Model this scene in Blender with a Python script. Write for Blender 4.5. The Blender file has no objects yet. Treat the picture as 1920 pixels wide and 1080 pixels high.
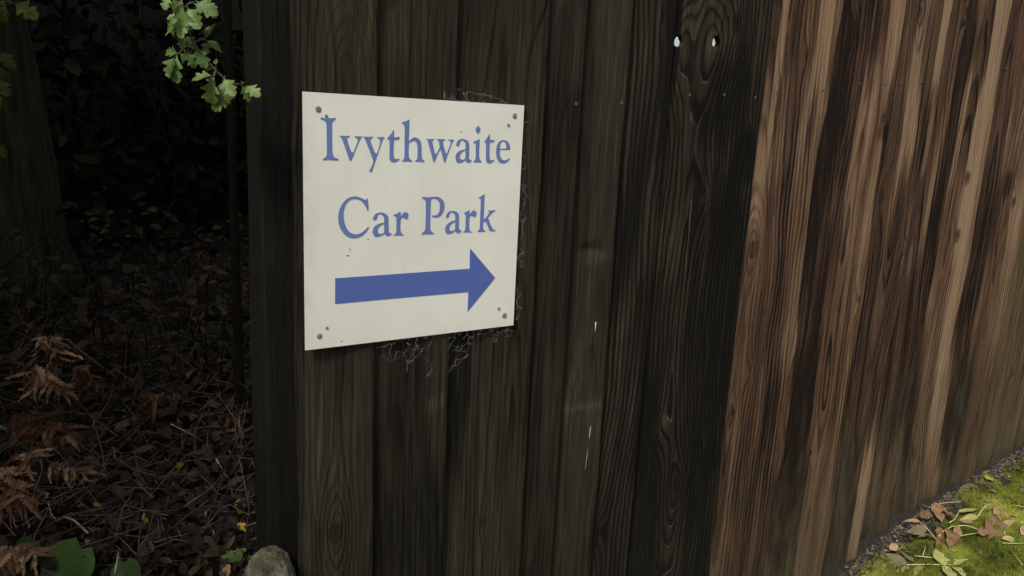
import bpy, math, random
import numpy as np
from mathutils import Vector, Matrix

# ------------------------------------------------------------------ camera, sky, sun, exposure
S = bpy.context.scene
COL = S.collection
CAM = np.array([-0.337812795, -1.05503519, -0.0274846392])
YAW, PITCH, ROLL, FPX = 0.57993851, 0.212653215, 0.0478597726, 1436.89896
_fw = np.array([math.sin(YAW)*math.cos(PITCH), math.cos(YAW)*math.cos(PITCH), -math.sin(PITCH)])
_rt = np.array([math.cos(YAW), -math.sin(YAW), 0.0])
_up = np.cross(_rt, _fw)
C_R = math.cos(ROLL)*_rt + math.sin(ROLL)*_up
C_U = -math.sin(ROLL)*_rt + math.cos(ROLL)*_up
cd = bpy.data.cameras.new('camera')
cd.sensor_width = 36.0
cd.lens = FPX/1920*36.0
cd.clip_start = 0.02
cd.clip_end = 500
cam = bpy.data.objects.new('camera', cd)
COL.objects.link(cam)
cam.matrix_world = Matrix(((C_R[0], C_U[0], -_fw[0], CAM[0]), (C_R[1], C_U[1], -_fw[1], CAM[1]),
                           (C_R[2], C_U[2], -_fw[2], CAM[2]), (0, 0, 0, 1)))
S.camera = cam

SUN_EL, SUN_AZ = math.radians(46), math.radians(238)     # azimuth clockwise from +Y
w = bpy.data.worlds.new('World')
S.world = w
w.use_nodes = True
nt = w.node_tree
bg = nt.nodes['Background']
sky = nt.nodes.new('ShaderNodeTexSky')
sky.sky_type = 'NISHITA'
sky.sun_disc = False
sky.sun_elevation = SUN_EL
sky.sun_rotation = SUN_AZ
sky.air_density = 1.0
sky.dust_density = 4.0
sky.ozone_density = 1.0
hs = nt.nodes.new('ShaderNodeHueSaturation')             # overcast: most of the blue is gone
hs.inputs['Saturation'].default_value = 0.22
nt.links.new(sky.outputs[0], hs.inputs['Color'])
nt.links.new(hs.outputs[0], bg.inputs['Color'])
bg.inputs['Strength'].default_value = 0.1
sd = bpy.data.lights.new('sun', 'SUN')
sd.energy = 1.9
sd.angle = math.radians(10)
sd.color = (1.0, 0.94, 0.82)
sun = bpy.data.objects.new('sun', sd)
COL.objects.link(sun)
sdir = Vector((math.sin(SUN_AZ)*math.cos(SUN_EL), math.cos(SUN_AZ)*math.cos(SUN_EL), math.sin(SUN_EL)))
sun.rotation_euler = sdir.to_track_quat('Z', 'Y').to_euler()
sun.location = sdir*20
S.view_settings.view_transform = 'Standard'
S.view_settings.look = 'None'
S.view_settings.exposure = 0.55
S.view_settings.gamma = 1.0

# ------------------------------------------------------------------ helpers
rnd = random.Random(7)
PI = math.pi

def ray(px, py):
    return _fw + C_R*(px-960)/FPX + C_U*(540-py)/FPX
def at(px, py, y=0.0):                 # the point of the plane y that the photo shows at a pixel
    d = ray(px, py)
    return Vector(CAM + d*((y-CAM[1])/d[1]))
def front_ground(x):
    return -1.33 + 0.135*max(-3.0, min(8.0, x)) - 0.07*(1-sstep(1.30, 1.70, x))
def sstep(a, b, v):
    t = max(0.0, min(1.0, (v-a)/(b-a)))
    return t*t*(3-2*t)
def ground_h(x, y):
    g = front_ground(x)
    bank = -0.80 + 0.075*max(0.0, min(3.0, y-0.1)) + 1.75*sstep(2.9, 4.4, y)*(1-sstep(0.1+0.42*y, 0.8+0.42*y, x))  # the steep rise at the back is added to block sky behind the hedge
    bank += 0.02*math.sin(x*7+1)*math.cos(y*6)+0.012*math.sin(x*19+y*13)
    s = sstep(-0.18, 0.10, y) if x < -0.008 else sstep(0.035, 0.07, y)
    s *= 1-sstep(1.6, 3.5, x-0.3*max(y, 0))
    s *= 1-sstep(7, 14, y)
    s *= sstep(-9, -5, x)
    return g*(1-s) + bank*s
def on_ground(px, py, lift=0.0):
    d = ray(px, py)
    t = 0.8
    for _ in range(1200):
        p = CAM + d*t
        if p[2] <= ground_h(p[0], p[1]) + lift:
            break
        t += 0.004
    return Vector(p)

def lin(r, g, b):
    f = lambda c: c/12.92/255 if c <= 10 else ((c/255+0.055)/1.055)**2.4
    return (f(r), f(g), f(b), 1.0)

class MB:
    def __init__(self):
        self.v = []; self.f = []; self.t = []
    def add(self, verts, faces, tint=0.5):
        n = len(self.v)
        self.v += [tuple(p) for p in verts]
        self.t += [tint]*len(verts)
        self.f += [tuple(i+n for i in f) for f in faces]
    def tube(self, pts, r0, r1=None, n=6, tint=0.5, wob=0.0):
        r1 = r0 if r1 is None else r1
        pts = [Vector(p) for p in pts]
        vs = []; fs = []
        a = None
        for i, p in enumerate(pts):
            t = (pts[min(i+1, len(pts)-1)]-pts[max(i-1, 0)])
            t = t.normalized() if t.length > 1e-9 else Vector((0, 0, 1))
            if a is None:
                a = t.orthogonal().normalized()
            else:
                a = (a - t*a.dot(t))
                a = a.normalized() if a.length > 1e-6 else t.orthogonal().normalized()
            b = t.cross(a)
            r = r0 + (r1-r0)*i/max(1, len(pts)-1)
            for k in range(n):
                an = 2*PI*k/n
                rr = r*(1+wob*rnd.uniform(-1, 1))
                vs.append(p + (a*math.cos(an)+b*math.sin(an))*rr)
        for i in range(len(pts)-1):
            for k in range(n):
                fs.append((i*n+k, i*n+(k+1) % n, (i+1)*n+(k+1) % n, (i+1)*n+k))
        fs.append(tuple(reversed(range(n))))
        fs.append(tuple((len(pts)-1)*n+k for k in range(n)))
        self.add(vs, fs, tint)
    def box(self, a, b, tint=0.5):
        x0, y0, z0 = a; x1, y1, z1 = b
        self.add([(x0, y0, z0), (x1, y0, z0), (x1, y1, z0), (x0, y1, z0), (x0, y0, z1), (x1, y0, z1), (x1, y1, z1), (x0, y1, z1)],
                 [(0, 3, 2, 1), (4, 5, 6, 7), (0, 1, 5, 4), (1, 2, 6, 5), (2, 3, 7, 6), (3, 0, 4, 7)], tint)
    def build(self, name, mat, parent=None, smooth=True):
        me = bpy.data.meshes.new(name)
        me.from_pydata(self.v, [], self.f)
        at_ = me.attributes.new('tint', 'FLOAT', 'POINT')
        at_.data.foreach_set('value', self.t)
        if smooth:
            me.polygons.foreach_set('use_smooth', [True]*len(me.polygons))
        me.materials.append(mat)
        me.update()
        return link(name, me, parent)
def link(name, me, parent=None):
    o = bpy.data.objects.new(name, me)
    COL.objects.link(o)
    if parent is not None:
        o.parent = parent
        o.matrix_parent_inverse = Matrix.Translation(parent_world(parent)).inverted()
    return o
def parent_world(o):
    p = Vector(o.location)
    while o.parent is not None:
        if o.matrix_parent_inverse != Matrix.Identity(4):
            break
        o = o.parent; p += o.location
    return p
def thing(name, label, cat, loc, group=None):
    o = bpy.data.objects.new(name, None)
    COL.objects.link(o)
    o.location = loc
    o.empty_display_size = 0.05
    return tag(o, label, cat, group)
def tag(o, label=None, cat=None, group=None, kind=None):
    for k, v in (('label', label), ('category', cat), ('group', group), ('kind', kind)):
        if v:
            o[k] = v
    return o

# ---- materials
def new_mat(name):
    m = bpy.data.materials.new(name)
    m.use_nodes = True
    n = m.node_tree
    return m, n, n.nodes['Principled BSDF']
class NG:                                # small node writer
    def __init__(self, tree):
        self.n = tree.nodes; self.l = tree.links
    def put(self, s, v):
        if isinstance(v, bpy.types.NodeSocket):
            self.l.new(v, s)
        else:
            s.default_value = v
    def math(self, op, a, b=0.0, c=0.0, clamp=False):
        m = self.n.new('ShaderNodeMath'); m.operation = op; m.use_clamp = clamp
        self.put(m.inputs[0], a); self.put(m.inputs[1], b); self.put(m.inputs[2], c)
        return m.outputs[0]
    def mix(self, f, a, b, blend='MIX'):
        m = self.n.new('ShaderNodeMix'); m.data_type = 'RGBA'; m.blend_type = blend
        self.put(m.inputs[0], f); self.put(m.inputs[6], a); self.put(m.inputs[7], b)
        return m.outputs[2]
    def noise(self, vec, scale, detail=3, rough=0.6, dim='3D', w=None):
        m = self.n.new('ShaderNodeTexNoise'); m.noise_dimensions = dim
        m.inputs['Scale'].default_value = scale; m.inputs['Detail'].default_value = detail
        m.inputs['Roughness'].default_value = rough
        if vec is not None:
            self.l.new(vec, m.inputs['Vector'])
        if w is not None:
            self.put(m.inputs['W'], w)
        return m.outputs[0]
    def attr(self, name, out='Fac'):
        m = self.n.new('ShaderNodeAttribute'); m.attribute_name = name
        return m.outputs[out]
    def ramp(self, f, stops):
        m = self.n.new('ShaderNodeValToRGB')
        e = m.color_ramp.elements
        while len(e) < len(stops):
            e.new(0.5)
        for el, (p, c) in zip(e, stops):
            el.position = p; el.color = c if len(c) == 4 else (*c, 1)
        self.l.new(f, m.inputs[0])
        return m.outputs[0]
    def sstep(self, v, a, b):
        m = self.n.new('ShaderNodeMapRange'); m.interpolation_type = 'SMOOTHSTEP'
        self.put(m.inputs[0], v); m.inputs[1].default_value = a; m.inputs[2].default_value = b
        return m.outputs[0]
    def comb(self, x, y, z):
        m = self.n.new('ShaderNodeCombineXYZ')
        self.put(m.inputs[0], x); self.put(m.inputs[1], y); self.put(m.inputs[2], z)
        return m.outputs[0]
    def sep(self, v):
        m = self.n.new('ShaderNodeSeparateXYZ'); self.l.new(v, m.inputs[0])
        return m.outputs
    def bump(self, h, dist, strength=1.0):
        m = self.n.new('ShaderNodeBump')
        m.inputs['Distance'].default_value = dist; m.inputs['Strength'].default_value = strength
        self.l.new(h, m.inputs['Height'])
        return m.outputs[0]
    def obj(self):
        return self.n.new('ShaderNodeTexCoord').outputs['Object']
    def geo(self):
        return self.n.new('ShaderNodeNewGeometry').outputs['Position']

def plain(name, c0, c1, scale=30, rough=0.8, bump=0.0, bscale=None, stretch=None, spec=0.3, trans=0.0):
    m, t, b = new_mat(name)
    g = NG(t)
    co = g.geo()
    if stretch:
        x, y, z = g.sep(co)
        co = g.comb(g.math('MULTIPLY', x, stretch[0]), g.math('MULTIPLY', y, stretch[1]), g.math('MULTIPLY', z, stretch[2]))
    n = g.noise(co, scale, 5, 0.65)
    col = g.ramp(n, [(0.3, c0), (0.7, c1)])
    g.l.new(col, b.inputs['Base Color'])
    b.inputs['Roughness'].default_value = rough
    b.inputs['Specular IOR Level'].default_value = spec
    if bump:
        g.l.new(g.bump(g.noise(co, bscale or scale*3, 4, 0.6), bump), b.inputs['Normal'])
    return m
def leaf_mat(name, stops, rough=0.55, spec=0.3, trans=0.25, vein=0.0):
    m, t, b = new_mat(name)
    g = NG(t)
    ti = g.attr('tint')
    n = g.noise(g.geo(), 130, 3, 0.6)
    f = g.math('ADD', ti, g.math('MULTIPLY', g.math('SUBTRACT', n, 0.5), 0.45), clamp=True)
    col = g.ramp(f, stops)
    g.l.new(col, b.inputs['Base Color'])
    b.inputs['Roughness'].default_value = rough
    b.inputs['Specular IOR Level'].default_value = spec
    g.l.new(g.bump(g.noise(g.geo(), 260, 2, 0.5), 0.0008), b.inputs['Normal'])
    if trans:
        tr = t.nodes.new('ShaderNodeBsdfTranslucent')
        g.l.new(col, tr.inputs['Color'])
        mx = t.nodes.new('ShaderNodeMixShader'); mx.inputs[0].default_value = trans
        g.l.new(b.outputs[0], mx.inputs[1]); g.l.new(tr.outputs[0], mx.inputs[2])
        g.l.new(mx.outputs[0], t.nodes['Material Output'].inputs['Surface'])
    return m

# ------------------------------------------------------------------ ground
def soil_mat():
    m, t, b = new_mat('soil')
    g = NG(t)
    p = g.geo()
    n = g.noise(p, 9, 6, 0.7); n2 = g.noise(p, 90, 4, 0.7)
    col = g.ramp(g.math('ADD', g.math('MULTIPLY', n, 0.5), g.math('MULTIPLY', n2, 0.5)),
                 [(0.35, (0.006, 0.005, 0.004)), (0.55, (0.018, 0.014, 0.010)), (0.72, (0.045, 0.035, 0.026))])
    g.l.new(col, b.inputs['Base Color'])
    b.inputs['Roughness'].default_value = 0.95
    g.l.new(g.bump(n2, 0.012), b.inputs['Normal'])
    return m
M_SOIL = soil_mat()
def axis(lo, hi, d, far):
    a = list(np.arange(lo, hi+1e-6, d))
    s = d; L = []; v = hi
    while v < far:
        s *= 1.5; v += s; L.append(v)
    s = d; K = []; v = lo
    while v > -far:
        s *= 1.5; v -= s; K.append(v)
    return K[::-1]+a+L
gx = axis(-3, 4, 0.07, 120); gy = axis(-1.6, 5.0, 0.05, 120)
mb = MB()
mb.v = [(x, y, ground_h(x, y)) for y in gy for x in gx]
mb.t = [0.5]*len(mb.v)
nx = len(gx)
mb.f = [(j*nx+i, j*nx+i+1, (j+1)*nx+i+1, (j+1)*nx+i) for j in range(len(gy)-1) for i in range(nx-1)]
tag(mb.build('ground', M_SOIL), kind='structure')

# ------------------------------------------------------------------ fence boards
def vnoise(rs, nu, nv):
    return rs.uniform(-1, 1, (nu, nv))
def bic(lat, u, v):                      # smooth lattice noise, u, v in lattice units
    u = np.clip(u, 0, lat.shape[0]-1.001); v = np.clip(v, 0, lat.shape[1]-1.001)
    iu = u.astype(int); iv = v.astype(int); fu = u-iu; fv = v-iv
    fu = fu*fu*fu*(fu*(fu*6-15)+10); fv = fv*fv*fv*(fv*(fv*6-15)+10)
    return (lat[iu, iv]*(1-fu)*(1-fv)+lat[iu+1, iv]*fu*(1-fv)+lat[iu, iv+1]*(1-fu)*fv+lat[iu+1, iv+1]*fu*fv)

def wood_mat(seed, dark, mid, pale, ringc=0.5, streak=1.0, bumpd=0.0012, hue=(0.05, 0.055, 0.03), ridge_light=0.0, ampmin=0.0):
    m, t, b = new_mat('weathered_board')
    g = NG(t)
    ring = g.attr('ring'); gc = g.attr('gc', 'Vector')
    x, z, _ = g.sep(gc)
    fr = g.math('FRACT', ring)
    late = g.math('MULTIPLY', g.sstep(fr, 0.35, 0.85), g.math('SUBTRACT', 1.0, g.sstep(fr, 0.90, 1.0)))
    amp = g.sstep(g.noise(None, 0.55, 1, 0.5, '1D', g.math('ADD', ring, seed*7.3)), 0.3, 0.62)
    amp = g.math('MULTIPLY', amp, g.sstep(g.noise(g.comb(g.math('MULTIPLY', x, 14), g.math('MULTIPLY', z, 2.2), seed*3.1), 1.0, 2), 0.25, 0.6))
    amp = g.math('MAXIMUM', amp, ampmin)
    slow = g.noise(None, 0.30, 2.5, 0.55, '1D', g.math('ADD', ring, seed*3.7+11))
    fib = g.noise(g.comb(g.math('MULTIPLY', x, 380), g.math('MULTIPLY', z, 8), seed), 1.0, 4, 0.7)
    fib2 = g.noise(g.comb(g.math('MULTIPLY', x, 150), g.math('MULTIPLY', z, 3.5), seed+4.0), 1.0, 4, 0.65)
    blot = g.noise(g.comb(g.math('MULTIPLY', x, 22), g.math('MULTIPLY', z, 5), seed+9.0), 1.0, 5, 0.6)
    tone = g.math('ADD', g.attr('tone'), g.math('MULTIPLY', g.math('SUBTRACT', slow, 0.5), 0.75*streak))
    tone = g.math('ADD', tone, g.math('MULTIPLY', g.math('SUBTRACT', blot, 0.5), 0.34))
    tone = g.math('ADD', tone, g.math('MULTIPLY', g.math('SUBTRACT', fib2, 0.5), 0.55))
    tone = g.math('ADD', tone, g.math('MULTIPLY', g.math('SUBTRACT', fib, 0.5), 0.95))
    tone = g.math('SUBTRACT', tone, g.math('MULTIPLY', g.math('MULTIPLY', late, amp), ringc))
    if ridge_light:
        rg = g.math('MULTIPLY', g.sstep(fr, 0.84, 0.95), g.math('SUBTRACT', 1.0, g.sstep(fr, 0.95, 1.0)))  # light lines along the rings: light caught by ridges, painted into the tone
        tone = g.math('ADD', tone, g.math('MULTIPLY', g.math('MULTIPLY', rg, amp), ridge_light))
    tone = g.math('ADD', tone, g.attr('pale'))
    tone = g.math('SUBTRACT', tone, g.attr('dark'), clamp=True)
    col = g.ramp(tone, [(0.04, dark), (0.42, mid), (0.90, pale)])
    # drying cracks across and along the grain, tiny pits
    pit = g.sstep(g.noise(g.comb(g.math('MULTIPLY', x, 260), g.math('MULTIPLY', z, 26), seed+2.0), 1.0, 2), 0.70, 0.78)
    col = g.mix(g.math('MULTIPLY', pit, 0.55), col, (dark[0]*.6, dark[1]*.6, dark[2]*.6, 1))
    col = g.mix(g.math('MULTIPLY', g.attr('algae'), g.sstep(blot, 0.15, 0.75)), col, (*hue, 1))
    col = g.mix(g.attr('knot'), col, (dark[0]*.7, dark[1]*.6, dark[2]*.55, 1))
    g.l.new(col, b.inputs['Base Color'])
    b.inputs['Roughness'].default_value = 0.82
    b.inputs['Specular IOR Level'].default_value = 0.12
    h = g.math('ADD', g.math('MULTIPLY', g.math('MULTIPLY', late, amp), -0.9), g.math('ADD', g.math('MULTIPLY', fib, 0.7), g.math('MULTIPLY', fib2, 0.6)))
    h = g.math('SUBTRACT', h, g.math('MULTIPLY', pit, 0.6))
    g.l.new(g.bump(h, bumpd, 0.9), b.inputs['Normal'])
    return m

# knots: pixel, radius of the swirl (m), lift of the rings (m), core radius (m)
KNOTS = [(1283, 82, .028, .030, 0), (1347, 80, .020, .022, 0), (1383, 40, .020, .018, .010), (1402, 262, .013, .012, .006),
         (1330, 372, .016, .015, .007), (1334, 660, .008, .008, .004), (1274, 912, .017, .020, .006), (1243, 800, .018, .014, 0),
         (1418, 466, .018, .026, .011), (1412, 700, .010, .012, 0), (1380, 776, .010, .010, .004), (1658, 366, .016, .018, .0095),
         (1816, 332, .018, .012, .0105), (1797, 440, .020, .012, .0110), (1904, 378, .016, .018, .0090), (1478, 848, .013, .016, .006),
         (1514, 105, .008, .008, .003), (632, 1000, .020, .026, .010), (908, 980, .008, .008, .005), (1128, 1000, .012, .014, .005),
         (1730, 20, .02, .022, .006), (1698, 462, .010, .012, .003), (1815, 18, .012, .012, .006), (1600, 55, .01, .012, .004),
         (1524, 850, .007, .006, .003), (1545, 600, .007, .006, .004), (1610, 560, .010, .012, .005), (1655, 222, .009, .01, .005),
         (1900, 700, .012, .014, .004), (650, 120, .02, .02, 0), (905, 210, .007, .008, .005)]
# stains of their own shape, and one painted peel shadow: pixel, half width px, half height px, strength (+ dark, - pale)
STAINS_SHADE = [(1370, 160, 34, 80, .25), (1395, 300, 22, 45, .25), (1352, 210, 34, 60, .20), (1085, 235, 60, 60, .14), (1020, 260, 46, 130, .12),
          (1112, 459, 34, 4, .26), (1895, 350, 8, 26, .3), (1360, 420, 30, 70, .18), (1430, 180, 10, 40, .40), (1480, 930, 22, 50, .3), (1658, 250, 9, 14, .3),  # first entry: shadow of a peeling edge, painted dark
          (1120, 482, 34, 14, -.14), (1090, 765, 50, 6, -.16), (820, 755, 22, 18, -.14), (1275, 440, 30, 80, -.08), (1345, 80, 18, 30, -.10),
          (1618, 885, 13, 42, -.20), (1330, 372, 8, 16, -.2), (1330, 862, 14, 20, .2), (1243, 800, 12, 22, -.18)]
# how light or dark the wood is across the fence, read along rows of the boards: (row, [(from, to, tone), ...])
def px_row(y, x0, k, segs): return (y, [(x0+a*k, x0+b*k, t) for a, b, t in segs])
LEFT_A = [(560, 700, .36), (700, 860, .30), (870, 950, .30), (950, 1030, .36), (1035, 1120, .30), (1125, 1203, .40), (1207, 1240, .34), (1244, 1276, .10), (1280, 1380, .40), (1384, 1460, .32)]
LEFT_B = [(560, 704, .37), (708, 722, .34), (730, 800, .25), (806, 842, .38), (848, 880, .22), (884, 955, .37), (960, 990, .32)]
ROWS = [
 (70, LEFT_A+px_row(70, 1380, .28125, [(300, 340, .72), (345, 410, .35), (420, 480, .5), (485, 520, .38), (530, 620, .8), (625, 672, .55), (680, 720, .2), (730, 860, .25), (880, 903, .3), (905, 915, .5), (920, 950, .22), (960, 1000, .5), (1010, 1090, .76), (1095, 1200, .4), (1210, 1260, .62), (1270, 1330, .4), (1340, 1410, .82), (1420, 1500, .35), (1505, 1590, .18), (1600, 1640, .5), (1650, 1690, .4), (1700, 1735, .85), (1738, 1745, .6), (1750, 1810, .78), (1815, 1870, .3), (1880, 1960, .45)])[1]),
 (240, [(560, 704, .36), (708, 850, .28), (856, 985, .34)]+px_row(240, 980, .229, [(30, 130, .36), (140, 420, .24), (430, 600, .32), (605, 890, .39), (900, 1000, .22), (1010, 1080, .30), (1090, 1160, .14), (1170, 1400, .38), (1405, 1500, .24), (1510, 1570, .34), (1580, 1850, .24)])[1]+px_row(240, 1380, .28125, [(195, 250, .72), (255, 275, .3), (280, 320, .52), (330, 410, .4), (420, 470, .68), (475, 500, .35), (510, 580, .56), (590, 760, .14), (780, 800, .35), (820, 858, .66), (862, 872, .38), (880, 910, .66), (920, 970, .5), (980, 1010, .18), (1020, 1110, .35), (1125, 1190, .72), (1200, 1220, .4), (1230, 1280, .2), (1290, 1310, .66), (1320, 1360, .35), (1370, 1400, .46), (1405, 1480, .18), (1495, 1520, .74), (1525, 1570, .35), (1580, 1650, .85), (1655, 1700, .66), (1710, 1800, .3), (1810, 1960, .5)])[1]),
 (410, [(560, 702, .40), (706, 846, .28), (852, 990, .35)]+px_row(410, 980, .229, [(30, 120, .36), (125, 400, .20), (410, 560, .32), (565, 780, .38), (790, 930, .16), (935, 1060, .38), (1070, 1120, .18), (1130, 1390, .36), (1395, 1480, .22), (1490, 1540, .34), (1550, 1800, .2)])[1]+px_row(410, 1380, .28125, [(105, 160, .58), (165, 200, .5), (210, 270, .4), (280, 330, .35), (340, 500, .5), (508, 570, .08), (580, 640, .25), (650, 720, .35), (730, 790, .62), (800, 890, .6), (900, 1000, .34), (1010, 1040, .5), (1050, 1130, .34), (1140, 1160, .58), (1170, 1250, .4), (1257, 1280, .62), (1290, 1370, .08), (1380, 1480, .5), (1490, 1560, .9), (1565, 1600, .66), (1610, 1740, .24), (1750, 1820, .4), (1830, 1900, .66), (1910, 1960, .5)])[1]),
 (580, LEFT_B+[(1000, 1058, .20), (1064, 1136, .34), (1142, 1160, .20), (1164, 1190, .40), (1194, 1210, .2), (1216, 1260, .30), (1266, 1290, .36), (1296, 1380, .16)]+px_row(580, 1360, .2917, [(110, 180, .42), (185, 240, .3), (250, 380, .36), (390, 480, .58), (490, 620, .18), (640, 740, .42), (750, 860, .52), (870, 960, .24), (970, 1000, .42), (1010, 1080, .3), (1090, 1110, .5), (1120, 1300, .24), (1310, 1400, .52), (1410, 1500, .74), (1510, 1600, .22), (1610, 1700, .46), (1710, 1840, .52), (1850, 1960, .4)])[1]),
 (770, px_row(770, 560, .427, [(0, 100, .40), (105, 330, .36), (345, 400, .30), (405, 560, .22), (570, 636, .38), (645, 740, .19), (750, 920, .37), (930, 990, .30), (1004, 1060, .17), (1070, 1150, .35), (1165, 1318, .39), (1325, 1350, .18), (1355, 1400, .40), (1405, 1478, .28), (1484, 1600, .11), (1605, 1640, .32), (1650, 1740, .24), (1750, 1868, .11)])[1]+px_row(750, 1340, .302, [(95, 150, .46), (160, 262, .3), (268, 300, .42), (308, 370, .18), (380, 460, .43), (468, 608, .08), (620, 780, .47), (790, 900, .24), (910, 1140, .28), (1150, 1250, .18), (1260, 1330, .46), (1340, 1430, .72), (1440, 1570, .18), (1580, 1740, .36), (1745, 1960, .42)])[1]),
 (940, [(562, 640, .41), (644, 698, .34), (704, 826, .22), (834, 978, .35), (986, 1044, .25), (1048, 1104, .36), (1110, 1175, .30), (1182, 1240, .10), (1244, 1290, .24), (1294, 1340, .12)]+px_row(910, 1320, .28125, [(100, 180, .32), (184, 300, .27), (310, 360, .37), (370, 480, .25), (490, 665, .09), (680, 740, .48), (750, 860, .4), (870, 1000, .14), (1012, 1070, .72), (1080, 1240, .35), (1250, 1340, .18), (1350, 1440, .42), (1452, 1540, .62), (1550, 1640, .3), (1650, 1960, .4)])[1])]
EDGES = [-.009, .110, .239, .405, .479, .577, .677, .931, 1.127, 1.211, 1.379, 1.530, 1.669, 1.824, 1.966, 2.110, 2.270, 2.425, 2.570, 2.72, 2.87, 3.02]
A = 1.0
def c3(r, g, b, k=1.0):
    q = lin(r, g, b)
    return (q[0]*k, q[1]*k, q[2]*k, 1.0)
GREY = (c3(13, 12, 8), c3(46, 42, 32), c3(86, 80, 64))
DGREY = (c3(13, 12, 8), c3(46, 41, 32), c3(86, 78, 62))
BLK = (c3(13, 12, 9), c3(46, 40, 31), c3(96, 84, 66))
BRN = (c3(24, 17, 13), c3(78, 58, 44), c3(128, 105, 82))
BRN2 = (c3(24, 17, 13), c3(77, 57, 43), c3(132, 110, 87))
OLV = (c3(32, 27, 19), c3(78, 65, 47), c3(120, 101, 76))
#        colours, ring spacing, centre (0..1 of the width), depth, slope, ring contrast, streak, ridge light
BD = [(GREY, .0110, .55, .012, .040, .22, .30, .15), (GREY, .0120, .2, .030, .02, .14, .28, 0), (GREY, .0095, .75, .020, .03, .25, .30, .05),
      (DGREY, .0130, .3, .05, .01, .10, .28, 0), (DGREY, .0130, .6, .05, .01, .10, .28, 0), (DGREY, .0105, 1.15, .016, .03, .60, .6, .45),
      (BLK, .0110, .40, .014, .060, .50, .55, .60), (BRN, .0105, .13, .030, .075, .45, .9, .2), (BRN2, .0110, .1, .02, .03, .40, .9, .1),
      (BRN, .0110, .45, .014, .05, .42, 1.0, .2), (BRN2, .0105, .55, .014, -.05, .42, 1.0, .2), (BRN, .0110, .3, .016, .06, .45, 1.1, .2),
      (BRN2, .0110, .5, .012, .04, .42, 1.1, .2), (BRN, .0105, .5, .012, .05, .42, 1.0, .2), (BRN2, .011, .4, .014, -.04, .42, 1.0, .2), (OLV, .011, .6, .012, .04, .35, .8, .1),
      (OLV, .011, .3, .012, .03, .35, .8, .1), (OLV, .011, .5, .012, .03, .35, .8, .1), (OLV, .011, .5, .012, .03, .35, .8, .1), (OLV, .011, .5, .012, .03, .35, .8, .1), (OLV, .011, .2, .012, .03, .35, .8, .1)]
KW = [(at(k[0], k[1], .005), k) for k in KNOTS]
SW = []
for (sx, sy, hw, hh, st) in STAINS_SHADE:
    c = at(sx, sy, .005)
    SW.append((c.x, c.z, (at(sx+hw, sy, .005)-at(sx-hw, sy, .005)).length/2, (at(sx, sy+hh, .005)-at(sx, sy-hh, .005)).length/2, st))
ROWF = []
for y_, segs in ROWS:
    xs, ts, zs = [], [], []
    segs = [(xa+(.0 if j == 0 else max(-6, (segs[j-1][1]-xa)*.45)), xb+(.0 if j == len(segs)-1 else min(6, (segs[j+1][0]-xb)*.45)), t) for j, (xa, xb, t) in enumerate(segs)]
    for (xa, xb, t) in segs:
        a_, b_ = at(xa, y_, .009), at(xb, y_, .009)
        xs += [a_.x, b_.x]; ts += [t, t]; zs.append(a_)
    ROWF.append((y_, np.array(xs), np.array(ts)))
def row_z(x, y_):                       # height of a photo row on the fence at x
    lo, hi = 300.0, 2200.0
    for _ in range(40):
        m_ = (lo+hi)/2
        if at(m_, y_, .009).x < x: lo = m_
        else: hi = m_
    return at(lo, y_, .009).z
HOLES = [(1276, 78, .0100, .0100), (1344, 79, .0098, .0104)]

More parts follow.
